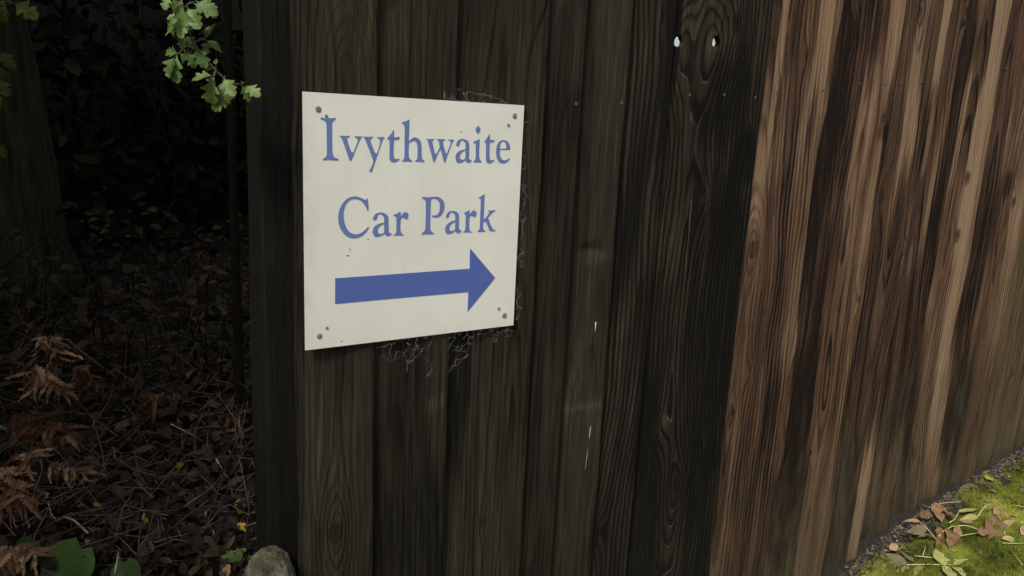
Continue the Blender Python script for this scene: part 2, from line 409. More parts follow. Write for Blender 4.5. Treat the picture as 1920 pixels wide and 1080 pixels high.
fence = thing('wooden_fence', 'tall close boarded wooden fence, dark boards at its near end and brown boards beyond', 'fence', (0, .02, front_ground(0)))
Z_TOP = 0.78
def make_board(i):
    x0, x1 = EDGES[i], EDGES[i+1]
    wd = x1-x0
    rs = np.random.RandomState(100+i)
    cols, sp, ac, D0, sl, rc, stk, rdg = BD[i]
    zlo = front_ground((x0+x1)/2)-0.03
    da = .0032; dz = .0075
    if i == 6: da = .0022; dz = .0030
    elif i in (0, 5) or 7 <= i <= 14: da = .0022; dz = .0050
    na = int(wd/da)+1; nz = int((Z_TOP-zlo)/dz)+1
    aa = np.linspace(0, wd, na); zz = np.linspace(zlo, Z_TOP+.1*x0, nz)
    Az, Zz = np.meshgrid(aa, zz)                       # rows along z
    # grain field
    l1 = vnoise(rs, 40, 40); l2 = vnoise(rs, 60, 60); l3 = vnoise(rs, 12, 4)
    wander = bic(l3, (Zz-zlo)/.45, np.full_like(Zz, 1.5))
    acz = ac*wd + (.030 if i != 7 else .006)*wander
    Dz = D0 + sl*(Zz+.3) + (.016 if i != 7 else .004)*bic(l3, (Zz-zlo)/.30+.5, np.full_like(Zz, .5))
    F = np.sqrt((Az-acz)**2 + Dz**2 + .00001)
    F = F + .0050*bic(l1, (Zz-zlo)/.16, Az/.030+1) + .0009*bic(l2, (Zz-zlo)/.04, Az/.008+1)
    knot = np.zeros_like(F)
    gx_ = Az.copy()
    for (c, k) in KW:
        if x0-.02 < c.x < x1+.02:
            dx = (Az+x0-c.x); dzk = (Zz-c.z)
            dzk = np.where(dzk < 0, dzk*.75, dzk)
            rho = np.sqrt(dx**2+(dzk/2.4)**2)
            F = F - 1.7*k[3]*np.exp(-(rho/(k[2]*1.5))**1.5)
            gx_ = gx_ + .6*dx*np.exp(-(rho/(k[2]*1.2))**2)
            if k[4] > 0:
                r2 = np.sqrt(dx**2+(dzk/1.35)**2)
                knot = np.maximum(knot, np.maximum(np.exp(-((r2-k[4])/.0016)**2)*.85, np.clip(1.35-r2/k[4], 0, 1)*(.35+.5*(.5+.5*math.sin(k[0]*1.7)))))
                F = F + .004*np.exp(-(r2/k[4])**2)
    ring = F/sp + i*17.0
    xc = (x0+x1)/2
    zr = [row_z(xc, r_[0]) for r_ in ROWF]               # falling heights
    gxx = x0 + Az + .010*bic(l3, (Zz-zlo)/.20+1.3, np.full_like(Zz, 2.4))*np.sin(np.pi*np.clip(Az/wd, 0, 1)) + .0035*bic(l1, (Zz-zlo)/.11, Az/.03+4) + (gx_-Az)*.8
    gxx = np.clip(gxx, x0+.009, x1-.009)
    vals = np.stack([np.interp(gxx, r_[1], r_[2]) for r_ in ROWF])
    zq = Zz + .05*bic(l2, Az/.010+2, (Zz-zlo)/.3) + .03*bic(l1, Az/.02+3, (Zz-zlo)/.15)
    tone = vals[0].copy()
    for k in range(len(ROWF)-1):
        f = np.clip((zr[k]-zq)/(zr[k]-zr[k+1]), 0, 1); f = f*f*(3-2*f)
        tone = np.where(zq < zr[k], vals[k]*(1-f)+vals[k+1]*f, tone)
    dark = np.zeros_like(F); pale = np.zeros_like(F)
    nz2 = .55*bic(l2, (Zz-zlo)/.05, Az/.012+3) + .35*bic(l1, (Zz-zlo)/.16, Az/.03+2)
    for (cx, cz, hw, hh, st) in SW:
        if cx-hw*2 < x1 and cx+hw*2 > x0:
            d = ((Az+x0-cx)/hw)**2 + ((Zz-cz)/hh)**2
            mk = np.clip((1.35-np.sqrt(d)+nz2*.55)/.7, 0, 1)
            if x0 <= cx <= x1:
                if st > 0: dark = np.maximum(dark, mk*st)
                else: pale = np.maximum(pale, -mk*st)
    # broad damp patches along the board
    dark = dark + .05*bic(l3, (Zz-zlo)/.22, Az*0+2.2)
    gz = front_ground((x0+x1)/2)
    hgt = Zz-gz
    alg = np.clip((0.55-hgt)/.48 + nz2*.45, 0, 1)*(.72 if i >= 8 else .30)
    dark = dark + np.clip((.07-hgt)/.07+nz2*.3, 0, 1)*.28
    tone = .34+(tone-.34)*1.28
    pale = pale + np.clip((.0035+.0022*nz2-(wd-Az))/.003, 0, 1)*(.30 if i >= 7 else .12)  # right arris paler: wear plus the light it catches, painted in
    # front surface: feather edge, thick edge at the right
    yl, yr = (.0155, .0035)
    tw = rs.uniform(-.0015, .0015)
    Y = yl+(yr-yl)*Az/wd + tw*np.sin(Zz*2.1+i) + .0007*bic(l1, (Zz-zlo)/.12, Az/.05+1) + .00035*bic(l2, (Zz-zlo)/.06, Az/.006+1)
    edge_w = .0012*bic(l2, (Zz-zlo)/.07, np.full_like(Zz, 7.))+.0015*bic(l1, (Zz-zlo)/.3, np.full_like(Zz, 9.))
    tt = Az/wd
    if i == 0: dark = dark + np.clip((.012+.006*nz2-Az)/.010, 0, 1)*.22  # left end darkened in colour to tone down its sunlit edge
    if i == 0: wl = .0020
    else: wl = .0
    X = x0 + Az + edge_w*tt**6 + wl*bic(l1, (Zz-zlo)/.05, np.full_like(Zz, 5.))*(1-tt)**8
    rnd_e = np.minimum(Az, wd-Az)
    Y = Y + .0016*np.clip(1-rnd_e/.003, 0, 1)**2
    holes = []
    if i == 6:
        for (hx, hy, ha, hb) in HOLES:
            c = at(hx, hy, .009); c.x = max(c.x, x0+ha+.0045)
            holes.append((c.x, c.z, ha, hb))
    X0 = X; Z0 = Zz.copy()
    cut = np.zeros_like(X, bool)
    for (cx, cz, ha, hb) in holes:                     # open each knot hole: pull the grid out to its rim
        # squash the nearest grid lines toward the rim
        u = (X0-cx)/ha; v = (Z0-cz)/hb
        r = np.sqrt(u*u+v*v)+1e-9
        cut |= r < .72
        near = (r < 1.9)
        s = np.where(r < .72, 1, 1+(np.clip(r, .72, 1.9)-.72)*(.9/1.18))/r
        X = np.where(near, cx+u*s*ha, X); Zz = np.where(near, cz+v*s*hb, Zz)
    yb = .0155+.0065
    keep = None
    nv = na*nz
    verts = np.stack([X.ravel(), Y.ravel(), Zz.ravel()], 1)
    idx = np.arange(nv).reshape(nz, na)
    q = np.stack([idx[:-1, :-1].ravel(), idx[:-1, 1:].ravel(), idx[1:, 1:].ravel(), idx[1:, :-1].ravel()], 1)
    if holes:
        cf = cut.ravel()[q]
        q = q[~cf.any(1)]
    faces = [tuple(f) for f in q]
    extra = []; efaces = []; src = []
    def rim(loop):                                      # loop: ordered front vertices; walls run back to yb
        base = nv+len(extra)
        for k in loop:
            extra.append((verts[k][0], yb, verts[k][2])); src.append(k)
        n = len(loop)
        for a_ in range(n):
            b_ = (a_+1) % n
            efaces.append((loop[b_], loop[a_], base+a_, base+b_))
        return [base+a_ for a_ in range(n)]
    outer = list(idx[0, :])+list(idx[1:, -1])+list(idx[-1, -2::-1])+list(idx[-2:0:-1, 0])
    back = rim(outer)
    if not holes:
        efaces.append(tuple(reversed(back)))
    else:
        # back sheet with the same openings
        off = nv+len(extra)
        for k in range(nv):
            extra.append((verts[k][0], yb, verts[k][2])); src.append(k)
        for f in q:
            efaces.append(tuple(int(off+k) for k in reversed(f)))
        ed = {}
        for f in q:
            for a_ in range(4):
                e = (int(f[a_]), int(f[(a_+1) % 4]))
                ed[e] = ed.get(e, 0)+1
        os_ = set(int(k) for k in outer)
        for (a_, b_) in list(ed):
            if (b_, a_) not in ed and not (a_ in os_ and b_ in os_):
                efaces.append((b_, a_, off+a_, off+b_))
    if holes:
        bd = sorted(set(k for e in ed if (e[1], e[0]) not in ed for k in e)-os_)
        for k in bd:
            for (cx, cz, ha, hb) in holes:
                u = (verts[k][0]-cx)/ha; v = (verts[k][2]-cz)/hb; r = math.hypot(u, v)
                if r < 1.9:
                    q_ = 1+.07*math.sin(3*math.atan2(v, u)+hb*900)+.05*math.sin(7*math.atan2(v, u)+1); verts[k][0] = cx+u/r*ha*q_; verts[k][2] = cz+v/r*hb*q_
        for k in range(nv):
            extra[off-nv+k] = (verts[k][0], yb, verts[k][2])
    allv = np.vstack([verts, np.array(extra)])
    me = bpy.data.meshes.new('board')
    me.from_pydata([tuple(p) for p in allv], [], faces+efaces)
    sidx = np.concatenate([np.arange(nv), np.array(src, int)])
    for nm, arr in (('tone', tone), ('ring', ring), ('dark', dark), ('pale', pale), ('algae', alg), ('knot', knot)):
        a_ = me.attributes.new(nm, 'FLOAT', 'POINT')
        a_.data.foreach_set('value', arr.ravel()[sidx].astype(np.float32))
    gc = np.stack([(gx_+i*.37).ravel(), Z0.ravel(), np.zeros(nv)], 1)[sidx]
    a_ = me.attributes.new('gc', 'FLOAT_VECTOR', 'POINT')
    a_.data.foreach_set('vector', gc.astype(np.float32).ravel())
    sm = [True]*len(faces)+[False]*len(efaces)
    me.polygons.foreach_set('use_smooth', sm)
    hue = lin(80, 73, 56) if i >= 7 else lin(52, 52, 38)
    me.materials.append(wood_mat(i*1.7+.3, cols[0], cols[1], cols[2], rc, stk, .0020 if i in (5, 6, 7) else .0014, hue[:3], rdg, {6: .65, 5: .65, 7: .4, 0: .3}.get(i, .12)))
    me.update()
    return link('board', me, fence)
BOARDS = [make_board(i) for i in range(len(EDGES)-1)]
for i, lb in ((6, 'broad blackened board with two bright knot holes'), (7, 'brown board where the dark part of the fence ends'),
              (13, 'board with a broad pale streak')):
    BOARDS[i]['label'] = lb
M_NAIL = plain('rusty_steel', (.03, .025, .02, 1), (.10, .08, .065, 1), 400, .6, .0004)
NAILS = [(1080, 195), (1165, 193), (1232, 195), (1298, 178), (1360, 178), (1415, 183), (1462, 174), (1542, 170), (1617, 157), (1660, 158), (1695, 157), (1730, 155), (1790, 140), (1838, 137), (1890, 128)]
for (a_, b_) in NAILS:
    p = at(a_, b_, .006)
    for i in range(len(EDGES)-1):
        if EDGES[i] <= p.x < EDGES[i+1]:
            t_ = (p.x-EDGES[i])/(EDGES[i+1]-EDGES[i])
            yf = .0155-.012*t_
            mb = MB()
            R_ = .0034
            vs = []
            for (rr, yy) in ((R_, .002), (R_, -.0006), (R_*.6, -.0012)):
                vs += [(p.x+rr*math.cos(k*PI/5), yf+yy, p.z+rr*math.sin(k*PI/5)) for k in range(10)]
            fs = [(r*10+k, r*10+(k+1) % 10, (r+1)*10+(k+1) % 10, (r+1)*10+k) for r in range(2) for k in range(10)]
            fs.append(tuple(range(20, 30)))
            mb.add(vs, fs)
            mb.build('nail', M_NAIL, BOARDS[i], smooth=False)
M_WHITE = plain('chalky_white', (.30, .29, .26, 1), (.48, .47, .43, 1), 300, .9)
for pts, r in (([(1107, 800), (1104, 830), (1100, 858), (1097, 880)], .0009), ([(1117, 604), (1116, 622)], .0016)):
    mb = MB()
    mb.tube([at(a_, b_, .0065) for a_, b_ in pts], r, r*.6, 6, wob=.4)
    mb.build('white_streak', M_WHITE, BOARDS[4])
M_RAIL = plain('rail_timber', (.012, .011, .009, 1), (.035, .03, .024, 1), 20, .85, .002, 60, (3, 40, 40))
for zc in (.015, -.95):
    mb = MB()
    x0, x1 = .004, 3.0
    s = .10
    mb.add([(x0, .0225, zc+s*x0-.037), (x1, .0225, zc+s*x1-.037), (x1, .055, zc+s*x1-.037), (x0, .055, zc+s*x0-.037),
            (x0, .0225, zc+s*x0+.037), (x1, .0225, zc+s*x1+.037), (x1, .055, zc+s*x1+.037), (x0, .055, zc+s*x0+.037)],
           [(0, 3, 2, 1), (4, 5, 6, 7), (0, 1, 5, 4), (1, 2, 6, 5), (2, 3, 7, 6), (3, 0, 4, 7)])
    mb.build('rail', M_RAIL, fence, smooth=False)
M_POST = plain('post_timber', (.006, .0062, .0055, 1), (.014, .0135, .011, 1), 14, .95, .002, 40, (5, 5, .5), .06)
for xl, yf in ((at(494, 540, .057).x, .057), (2.06, .057)):
    mb = MB()
    n = 40
    vs = []; fs = []
    prof = [(0, .003), (.003, 0), (.072, 0), (.075, .003), (.075, .072), (.072, .075), (.003, .075), (0, .072)]
    if xl < 0: prof = [(u*1.15, v*1.1) for u, v in prof]
    for k in range(n+1):
        z = front_ground(xl)-.05+(Z_TOP+.05-front_ground(xl)+.05)*k/n
        for (u, v) in prof:
            vs.append((xl+u+.0012*math.sin(z*9+v*30), yf+v+.001*math.sin(z*7+u*40), z))
    m_ = len(prof)
    for k in range(n):
        for j in range(m_):
            fs.append((k*m_+j, k*m_+(j+1) % m_, (k+1)*m_+(j+1) % m_, (k+1)*m_+j))
    fs.append(tuple(n*m_+j for j in range(m_)))
    mb.add(vs, fs)
    mb.build('post', M_POST, fence, smooth=False)

# ------------------------------------------------------------------ sign
SW_, SH_ = .360, .365436
src4 = [(568, 172), (979, 197), (967, 610), (573, 657)]
dst4 = [(0, 0), (SW_, 0), (SW_, -SH_), (0, -SH_)]
M_ = []
for (x, y), (u, v) in zip(src4, dst4):
    M_.append([x, y, 1, 0, 0, 0, -u*x, -u*y]); M_.append([0, 0, 0, x, y, 1, -v*x, -v*y])
H_ = np.append(np.linalg.solve(np.array(M_, float), np.array([c for d in dst4 for c in d], float)), 1).reshape(3, 3)
def to_sign(x, y):
    q = H_ @ np.array([x, y, 1.0])
    return (q[0]/q[2], q[1]/q[2])
sign = thing('direction_sign', 'square cream sign with blue lettering and arrow, screwed to the dark boards', 'sign', (0, .003, -SH_))
def sign_mat():
    m, t, b = new_mat('cream_sign_face')
    g = NG(t)
    p = g.geo()
    n = g.noise(p, 6, 4, 0.6); n2 = g.noise(p, 140, 3, 0.7)
    col = g.mix(g.sstep(n, .35, .7), (.665, .665, .585, 1), (.715, .72, .65, 1))
    spk = g.sstep(n2, .74, .80)
    x, y, z = g.sep(p)
    edge = g.math('ADD', g.math('SUBTRACT', 1.0, g.sstep(x, .0, .030)), g.math('MULTIPLY', g.math('SUBTRACT', 1.0, g.sstep(z, -.365, -.335)), .6), clamp=True)
    col = g.mix(g.math('MULTIPLY', g.math('MULTIPLY', edge, g.sstep(g.noise(p, 30, 4, .7), .3, .7)), .45), col, (.50, .48, .34, 1))
    run = g.noise(g.comb(g.math('MULTIPLY', x, 90), 0.0, g.math('MULTIPLY', z, 5)), 1.0, 3, .6)
    col = g.mix(g.math('MULTIPLY', g.sstep(run, .55, .8), .22), col, (.56, .53, .42, 1))
    col = g.mix(g.math('MULTIPLY', spk, .30), col, (.30, .27, .20, 1))
    g.l.new(col, b.inputs['Base Color'])
    b.inputs['Roughness'].default_value = .42
    b.inputs['Specular IOR Level'].default_value = .35
    g.l.new(g.bump(g.noise(p, 3.0, 2), .004), b.inputs['Normal'])
    return m
M_SIGN = sign_mat()
bmv = MB()
N = 24
vs = []
def dome(u, v):
    return .0006*math.sin(u*8+1)*math.sin(v*7)
for j in range(N+1):
    for i in range(N+1):
        u = SW_*i/N; v = -SH_*j/N
        vs.append((u, dome(u, v), v))
fs = [(j*(N+1)+i, (j+1)*(N+1)+i, (j+1)*(N+1)+i+1, j*(N+1)+i+1) for j in range(N) for i in range(N)]
ring_ = [i for i in range(N+1)]+[j*(N+1)+N for j in range(1, N+1)]+[N*(N+1)+i for i in range(N-1, -1, -1)]+[j*(N+1) for j in range(N-1, 0, -1)]
b0 = len(vs)
vs += [(vs[k][0], .0032, vs[k][2]) for k in ring_]
L_ = len(ring_)
fs2 = [(ring_[k], ring_[(k+1) % L_], b0+(k+1) % L_, b0+k) for k in range(L_)]
fs2.append(tuple(b0+k for k in reversed(range(L_))))
bmv.add(vs, fs+fs2)
o = bmv.build('panel', M_SIGN, sign, smooth=False)
M_BLUE = plain('blue_vinyl', (.075, .118, .35, 1), (.088, .135, .39, 1), 60, .4, 0, None, None, .4)
M_BLUE2 = plain('blue_vinyl_lettering', (.115, .165, .39, 1), (.135, .19, .42, 1), 60, .4, 0, None, None, .4)

def smooth_loop(P):
    P = [np.array(p, float) for p in P]
    n = len(P); out = []
    sharp = []
    for i in range(n):
        a = P[i]-P[i-1]; b = P[(i+1) % n]-P[i]
        c = a@b/(np.linalg.norm(a)*np.linalg.norm(b)+1e-9)
        sharp.append(c < .62)
    for i in range(n):
        p0, p1, p2, p3 = P[i-1], P[i], P[(i+1) % n], P[(i+2) % n]
        d = np.linalg.norm(p2-p1)
        def lim(v):
            l = np.linalg.norm(v)
            return v*min(1, d*1.0/(l+1e-9))
        t1 = (p2-p1) if sharp[i] else lim((p2-p0)*.5)
        t2 = (p2-p1) if sharp[(i+1) % n] else lim((p3-p1)*.5)
        for k in range(5):
            s = k/5
            out.append((2*s**3-3*s*s+1)*p1+(s**3-2*s*s+s)*t1+(-2*s**3+3*s*s)*p2+(s**3-s*s)*t2)
    return out
def glyph_mesh(name, loops, mat, y, smooth=True):
    cu = bpy.data.curves.new(name, 'CURVE')
    cu.dimensions = '2D'; cu.fill_mode = 'BOTH'; cu.extrude = .00012
    for (ox, oy, sc, P) in loops:
        Q = smooth_loop(P) if smooth else P
        uv = [to_sign(ox+x/sc, oy+yy/sc) for x, yy in Q]
        s = cu.splines.new('POLY')
        s.points.add(len(uv)-1)
        for k, (u, v) in enumerate(uv):
            s.points[k].co = (u, v, 0, 1)
        s.use_cyclic_u = True
    tmp = bpy.data.objects.new('tmp', cu)
    me = bpy.data.meshes.new_from_object(tmp)
    bpy.data.objects.remove(tmp)
    n = len(me.vertices)
    co = np.zeros(n*3, np.float32); me.vertices.foreach_get('co', co); co = co.reshape(-1, 3)
    new = np.stack([co[:, 0], y-co[:, 2]+np.array([dome(a_, b_) for a_, b_ in co[:, :2]]), co[:, 1]], 1).astype(np.float32)
    me.vertices.foreach_set('co', new.ravel())
    me.name = name
    me.materials.clear(); me.materials.append(mat)
    me.update()
    return link(name, me, sign)
R1, R2, R3, R4 = (595, 210, 9), (680, 210, 9), (770, 215, 9), (860, 225, 9)
K1, K2, K3, K4 = (625, 350, 9), (695, 350, 9), (780, 350, 9), (850, 350, 9)
W1 = [
 (*R1, [(48,92),(70,83),(95,88),(125,100),(180,97),(240,95),(285,92),(303,95),(300,112),(275,130),(250,155),(240,190),(240,300),(240,500),(245,650),(255,700),(280,745),(325,765),(350,775),(340,800),(300,798),(230,790),(160,790),(110,798),(88,792),(92,770),(130,745),(150,710),(155,650),(152,450),(148,250),(145,195),(130,160),(100,130),(60,118),(48,108)]),
 (*R1, [(358,385),(400,388),(450,390),(500,390),(535,386),(535,402),(505,415),(492,430),(495,460),(530,570),(565,655),(585,668),(605,645),(640,560),(670,480),(665,445),(640,425),(618,405),(622,393),(670,396),(720,398),(745,396),(740,412),(715,440),(690,490),(650,590),(610,690),(575,775),(555,808),(540,803),(520,755),(480,640),(440,530),(405,440),(380,410)]),
 (*R2, [(-8,396),(40,402),(90,405),(140,402),(160,404),(155,420),(125,440),(115,460),(130,510),(170,610),(200,670),(218,685),(238,655),(265,570),(280,495),(278,465),(255,435),(230,420),(240,406),(290,410),(340,408),(357,412),(345,430),(320,460),(300,520),(270,610),(235,710),(205,800),(180,880),(150,970),(140,992),(100,990),(98,978),(130,915),(155,860),(168,815),(150,760),(110,650),(65,540),(35,460),(10,420)]),
 (*R2, [(392,437),(420,405),(460,360),(490,310),(510,288),(513,300),(510,350),(515,410),(560,412),(595,402),(608,405),(602,435),(585,455),(540,452),(512,458),(508,520),(505,640),(508,720),(520,755),(550,775),(585,772),(610,765),(600,790),(560,818),(510,830),(470,822),(445,790),(437,740),(440,640),(438,500),(435,465),(415,450)]),
 (*R2, [(638,172),(655,158),(700,150),(740,130),(768,115),(768,150),(765,250),(762,400),(760,480),(790,450),(830,422),(870,412),(930,440),(960,485),(973,545),(975,645),(980,735),(995,780),(1028,805),(1020,825),(960,820),(900,817),(868,817),(875,800),(900,780),(908,735),(910,645),(905,555),(890,500),(855,473),(820,480),(765,500),(760,560),(758,690),(765,740),(785,775),(820,805),(812,822),(760,815),(700,815),(655,818),(648,805),(675,780),(688,740),(690,650),(690,450),(690,260),(685,220),(670,198),(645,185)]),
 (*R3, [(236,390),(280,396),(330,395),(372,390),(375,402),(355,420),(345,440),(355,490),(380,590),(400,640),(410,650),(425,625),(455,570),(470,540),(468,510),(462,460),(450,430),(425,408),(420,396),(465,398),(515,400),(555,398),(558,412),(535,425),(525,445),(530,490),(555,580),(578,635),(592,640),(610,590),(640,510),(655,460),(650,435),(620,418),(612,402),(650,405),(708,405),(705,420),(685,445),(660,510),(625,610),(590,705),(568,785),(550,785),(530,730),(505,630),(485,572),(465,600),(430,670),(400,745),(382,787),(368,782),(350,720),(320,610),(290,500),(268,430),(250,408)]),
 (*R4, [(-65,410),(-55,365),(-25,325),(10,308),(40,305),(100,318),(140,345),(157,400),(158,500),(155,600),(160,640),(180,655),(200,655),(192,685),(150,703),(120,695),(95,658),(60,685),(10,703),(-10,708),(-50,690),(-68,640),(-68,580),(-40,530),(20,495),(95,478),(95,420),(88,370),(65,340),(35,330),(10,345),(-2,375),(-8,410),(-25,424),(-55,422)]),
 (*R4, [(95,492),(60,510),(20,545),(0,590),(0,620),(20,645),(60,650),(90,630),(97,580)]),
 (*R4, [(303,82),(330,120),(342,155),(325,195),(300,218),(275,190),(260,150),(275,115)]),
 (*R4, [(225,352),(270,335),(310,315),(330,305),(328,380),(325,500),(328,600),(340,645),(372,685),(360,700),(300,693),(240,700),(232,685),(260,650),(268,600),(268,480),(268,410),(258,385),(230,370)]),
 (*R4, [(405,352),(440,310),(475,260),(503,212),(503,260),(505,322),(545,325),(580,318),(572,350),(555,360),(505,362),(500,420),(500,560),(505,630),(520,655),(550,660),(582,652),(570,680),(530,705),(495,712),(460,698),(443,650),(442,540),(440,400),(436,368)]),
 (*R4, [(848,470),(840,487),(770,485),(700,483),(675,488),(672,540),(685,600),(715,645),(760,660),(805,645),(840,618),(848,628),(820,670),(780,700),(730,713),(680,700),(640,655),(615,580),(613,490),(625,410),(655,355),(700,328),(745,323),(795,345),(830,390),(845,440)]),
 (*R4, [(670,465),(720,468),(775,465),(780,420),(765,370),(735,345),(705,352),(680,390)])]
W2 = [
 (*K1, [(573,175),(580,250),(588,340),(580,380),(568,378),(540,320),(490,245),(430,200),(350,182),(290,195),(235,235),(195,300),(168,380),(165,480),(180,580),(215,670),(270,740),(340,775),(410,775),(480,745),(540,695),(580,648),(595,655),(575,700),(520,770),(450,820),(370,845),(290,840),(215,805),(150,740),(105,660),(80,570),(78,460),(95,370),(130,290),(180,220),(250,165),(330,142),(400,145),(470,170),(520,195),(545,195),(560,178)]),
 (*K2, [(35,530),(40,490),(70,440),(120,415),(170,410),(230,425),(275,460),(292,510),(295,620),(298,720),(312,755),(348,762),(335,790),(290,812),(255,800),(230,770),(180,800),(110,825),(65,815),(32,765),(30,720),(45,670),(85,625),(150,595),(222,580),(222,530),(210,480),(180,450),(145,442),(115,455),(103,490),(95,525),(60,542)]),
 (*K2, [(222,602),(170,628),(125,670),(112,715),(120,755),(150,770),(190,765),(220,745),(222,680)]),
 (*K2, [(375,452),(430,430),(475,405),(500,398),(500,440),(510,470),(545,420),(575,403),(615,420),(632,455),(620,500),(600,535),(575,520),(550,498),(515,505),(500,540),(495,640),(500,720),(520,765),(558,790),(550,802),(470,798),(390,803),(382,792),(415,765),(428,720),(430,600),(428,510),(420,485),(385,470)])]
W3 = [
 (*K3, [(88,160),(110,150),(180,155),(260,150),(320,145),(390,160),(445,205),(472,270),(470,345),(445,420),(400,475),(340,497),(280,490),(262,475),(268,458),(310,462),(350,450),(380,410),(395,340),(390,260),(360,205),(310,178),(265,185),(245,215),(240,270),(237,450),(235,640),(245,710),(270,745),(300,755),(298,778),(250,783),(170,778),(110,790),(92,785),(95,765),(130,735),(150,700),(155,640),(158,450),(158,270),(150,220),(130,195),(95,182)]),
 (*K3, [(500,490),(510,445),(540,405),(590,387),(640,388),(690,410),(720,460),(722,560),(722,660),(735,710),(765,715),(750,748),(710,765),(680,755),(660,725),(620,755),(545,780),(510,768),(492,725),(492,680),(510,630),(550,590),(600,560),(655,545),(660,500),(650,455),(625,420),(595,412),(570,425),(555,460),(548,495),(515,508)]),
 (*K3, [(660,570),(610,595),(570,640),(560,680),(568,710),(590,722),(625,718),(655,695)]),
 (*K4, [(165,420),(210,405),(250,380),(272,370),(270,410),(278,440),(310,395),(340,375),(375,395),(388,430),(375,470),(355,500),(335,480),(310,465),(280,480),(270,510),(268,620),(272,700),(285,730),(318,740),(305,752),(240,745),(175,755),(165,745),(195,715),(203,660),(205,540),(205,470),(195,445)]),
 (*K4, [(415,160),(460,140),(495,115),(522,102),(520,160),(515,350),(510,540),(545,500),(590,440),(605,410),(585,388),(592,375),(640,380),(690,370),(705,375),(698,392),(665,410),(620,460),(585,500),(600,540),(640,640),(680,700),(718,718),(708,732),(660,730),(622,732),(600,690),(570,620),(540,565),(510,575),(502,620),(508,690),(545,725),(535,742),(480,738),(415,745),(408,735),(435,705),(447,660),(450,500),(455,300),(455,200),(445,180),(420,172)])]
for W_, lb in ((W1, 'top line of blue lettering'), (W2, 'first word of the second line'), (W3, 'second word of the second line')):
    glyph_mesh('lettering', W_, M_BLUE2, -.0004)['label'] = lb
glyph_mesh('arrow', [(610, 450, 5.4, [(98,375),(1467,280),(1468,70),(1730,375),(1453,725),(1458,520),(98,638)])], M_BLUE, -.0004, False)
M_SCREW = plain('dull_grey_screw', (.10, .10, .085, 1), (.30, .29, .25, 1), 500, .55, .0004)
for (a_, b_, r) in ((596, 204, .0042), (611, 217, .0024), (961, 216, .0042), (950, 233, .0024), (613, 614, .0024), (599, 630, .0042), (938, 578, .0024), (949, 591, .0045)):
    u, v = to_sign(a_, b_)
    mb = MB(); vs = []
    for (rr, yy) in ((r, .0005), (r, -.0008), (r*.75, -.0016), (r*.25, -.0018), (r*.18, -.0006)):
        vs += [(u+rr*math.cos(k*PI/8)*rnd.uniform(.94, 1.06), yy, v+rr*math.sin(k*PI/8)*rnd.uniform(.94, 1.06)) for k in range(16)]
    fs = [(q*16+k, q*16+(k+1) % 16, (q+1)*16+(k+1) % 16, (q+1)*16+k) for q in range(4) for k in range(16)]
    fs.append(tuple(range(64, 80)))
    mb.add(vs, fs)
    mb.build('screw', M_SCREW, sign, smooth=False)
M_GRIME = plain('grime_spot', (.13, .12, .09, 1), (.28, .26, .20, 1), 300, .9)
for (a_, b_, r, st) in ((862, 246, .0011, 1.5), (652, 477, .0022, .6), (690, 446, .0016, .5), (656, 466, .0008, 3.5), (757, 496, .001, .5), (641, 640, .001, 1.6)):
    u, v = to_sign(a_, b_)
    mb = MB()
    pr = [(u+r*rnd.uniform(.6, 1.2)*math.cos(k*PI/5), v+r*st*rnd.uniform(.6, 1.2)*math.sin(k*PI/5)) for k in range(10)]
    mb.add([(x, dome(x, z)-.0003, z) for x, z in pr]+[(x, dome(x, z)+.0001, z) for x, z in pr],
           [tuple(range(10))]+[(k, (k+1) % 10, 10+(k+1) % 10, 10+k) for k in range(10)])
    mb.build('grime_spot', M_GRIME, sign, smooth=False)

# ------------------------------------------------------------------ cobwebs round the sign
M_WEB = plain('dusty_cobweb', (.20, .20, .185, 1), (.42, .42, .40, 1), 300, .9)
def web(label, boxes, n, seed, big=.5):
    r_ = random.Random(seed)
    mb = MB()
    nodes = []
    for (pa, pb, pc, pd, cnt) in boxes:        # pa-pb lies on the sign edge, pc-pd on the boards
        hubs = [r_.random() for _ in range(4)]
        for _ in range(cnt):
            s = min(1, max(0, r_.choice(hubs)+r_.gauss(0, .10))) if r_.random() < .75 else r_.random()
            A_ = Vector(pa).lerp(Vector(pb), s); B_ = Vector(pc).lerp(Vector(pd), s)
            nodes.append(A_.lerp(B_, r_.random()**1.5 if r_.random() > .22 else 0.0)+Vector((0, r_.uniform(-.0006, .0012), 0)))
    def thread(P0, P1):
        L = (P1-P0).length
        sag = Vector((r_.gauss(0, .07), r_.gauss(0, .04), -abs(r_.gauss(0, .12))))*L
        pts = [P0.lerp(P1, f)+sag*math.sin(f*PI) for f in (0, .2, .4, .6, .8, 1)]
        mb.tube(pts, r_.uniform(.00003, .00010), None, 3)
    for i, p in enumerate(nodes):
        near = sorted((q for q in nodes if q is not p), key=lambda q: (q-p).length)
        for q in near[1:2+r_.randint(1, 2)]:
            if (q-p).length < .035: thread(p, q)
        if r_.random() < .05:
            e = r_.uniform(.0005, .0012)
            mb.tube([p, p+Vector((e, 0, e*.7)), p+Vector((e*.5, 0, e*1.6))], e*.6, e*.3, 5, wob=.4)
    left = list(range(1, len(nodes))); done = [0]
    while left:                            # one web: every clump hangs on the next
        b_, a_ = min(((i, j) for i in left for j in done[-40:]), key=lambda ij: (nodes[ij[0]]-nodes[ij[1]]).length)
        thread(nodes[a_], nodes[b_]); left.remove(b_); done.append(b_)
    return tag(mb.build('cobweb', M_WEB), label, 'cobweb', 'cobwebs round the sign')
E0 = .0025; E1 = .0085
def pv(a_, b_, y): return tuple(at(a_, b_, y))
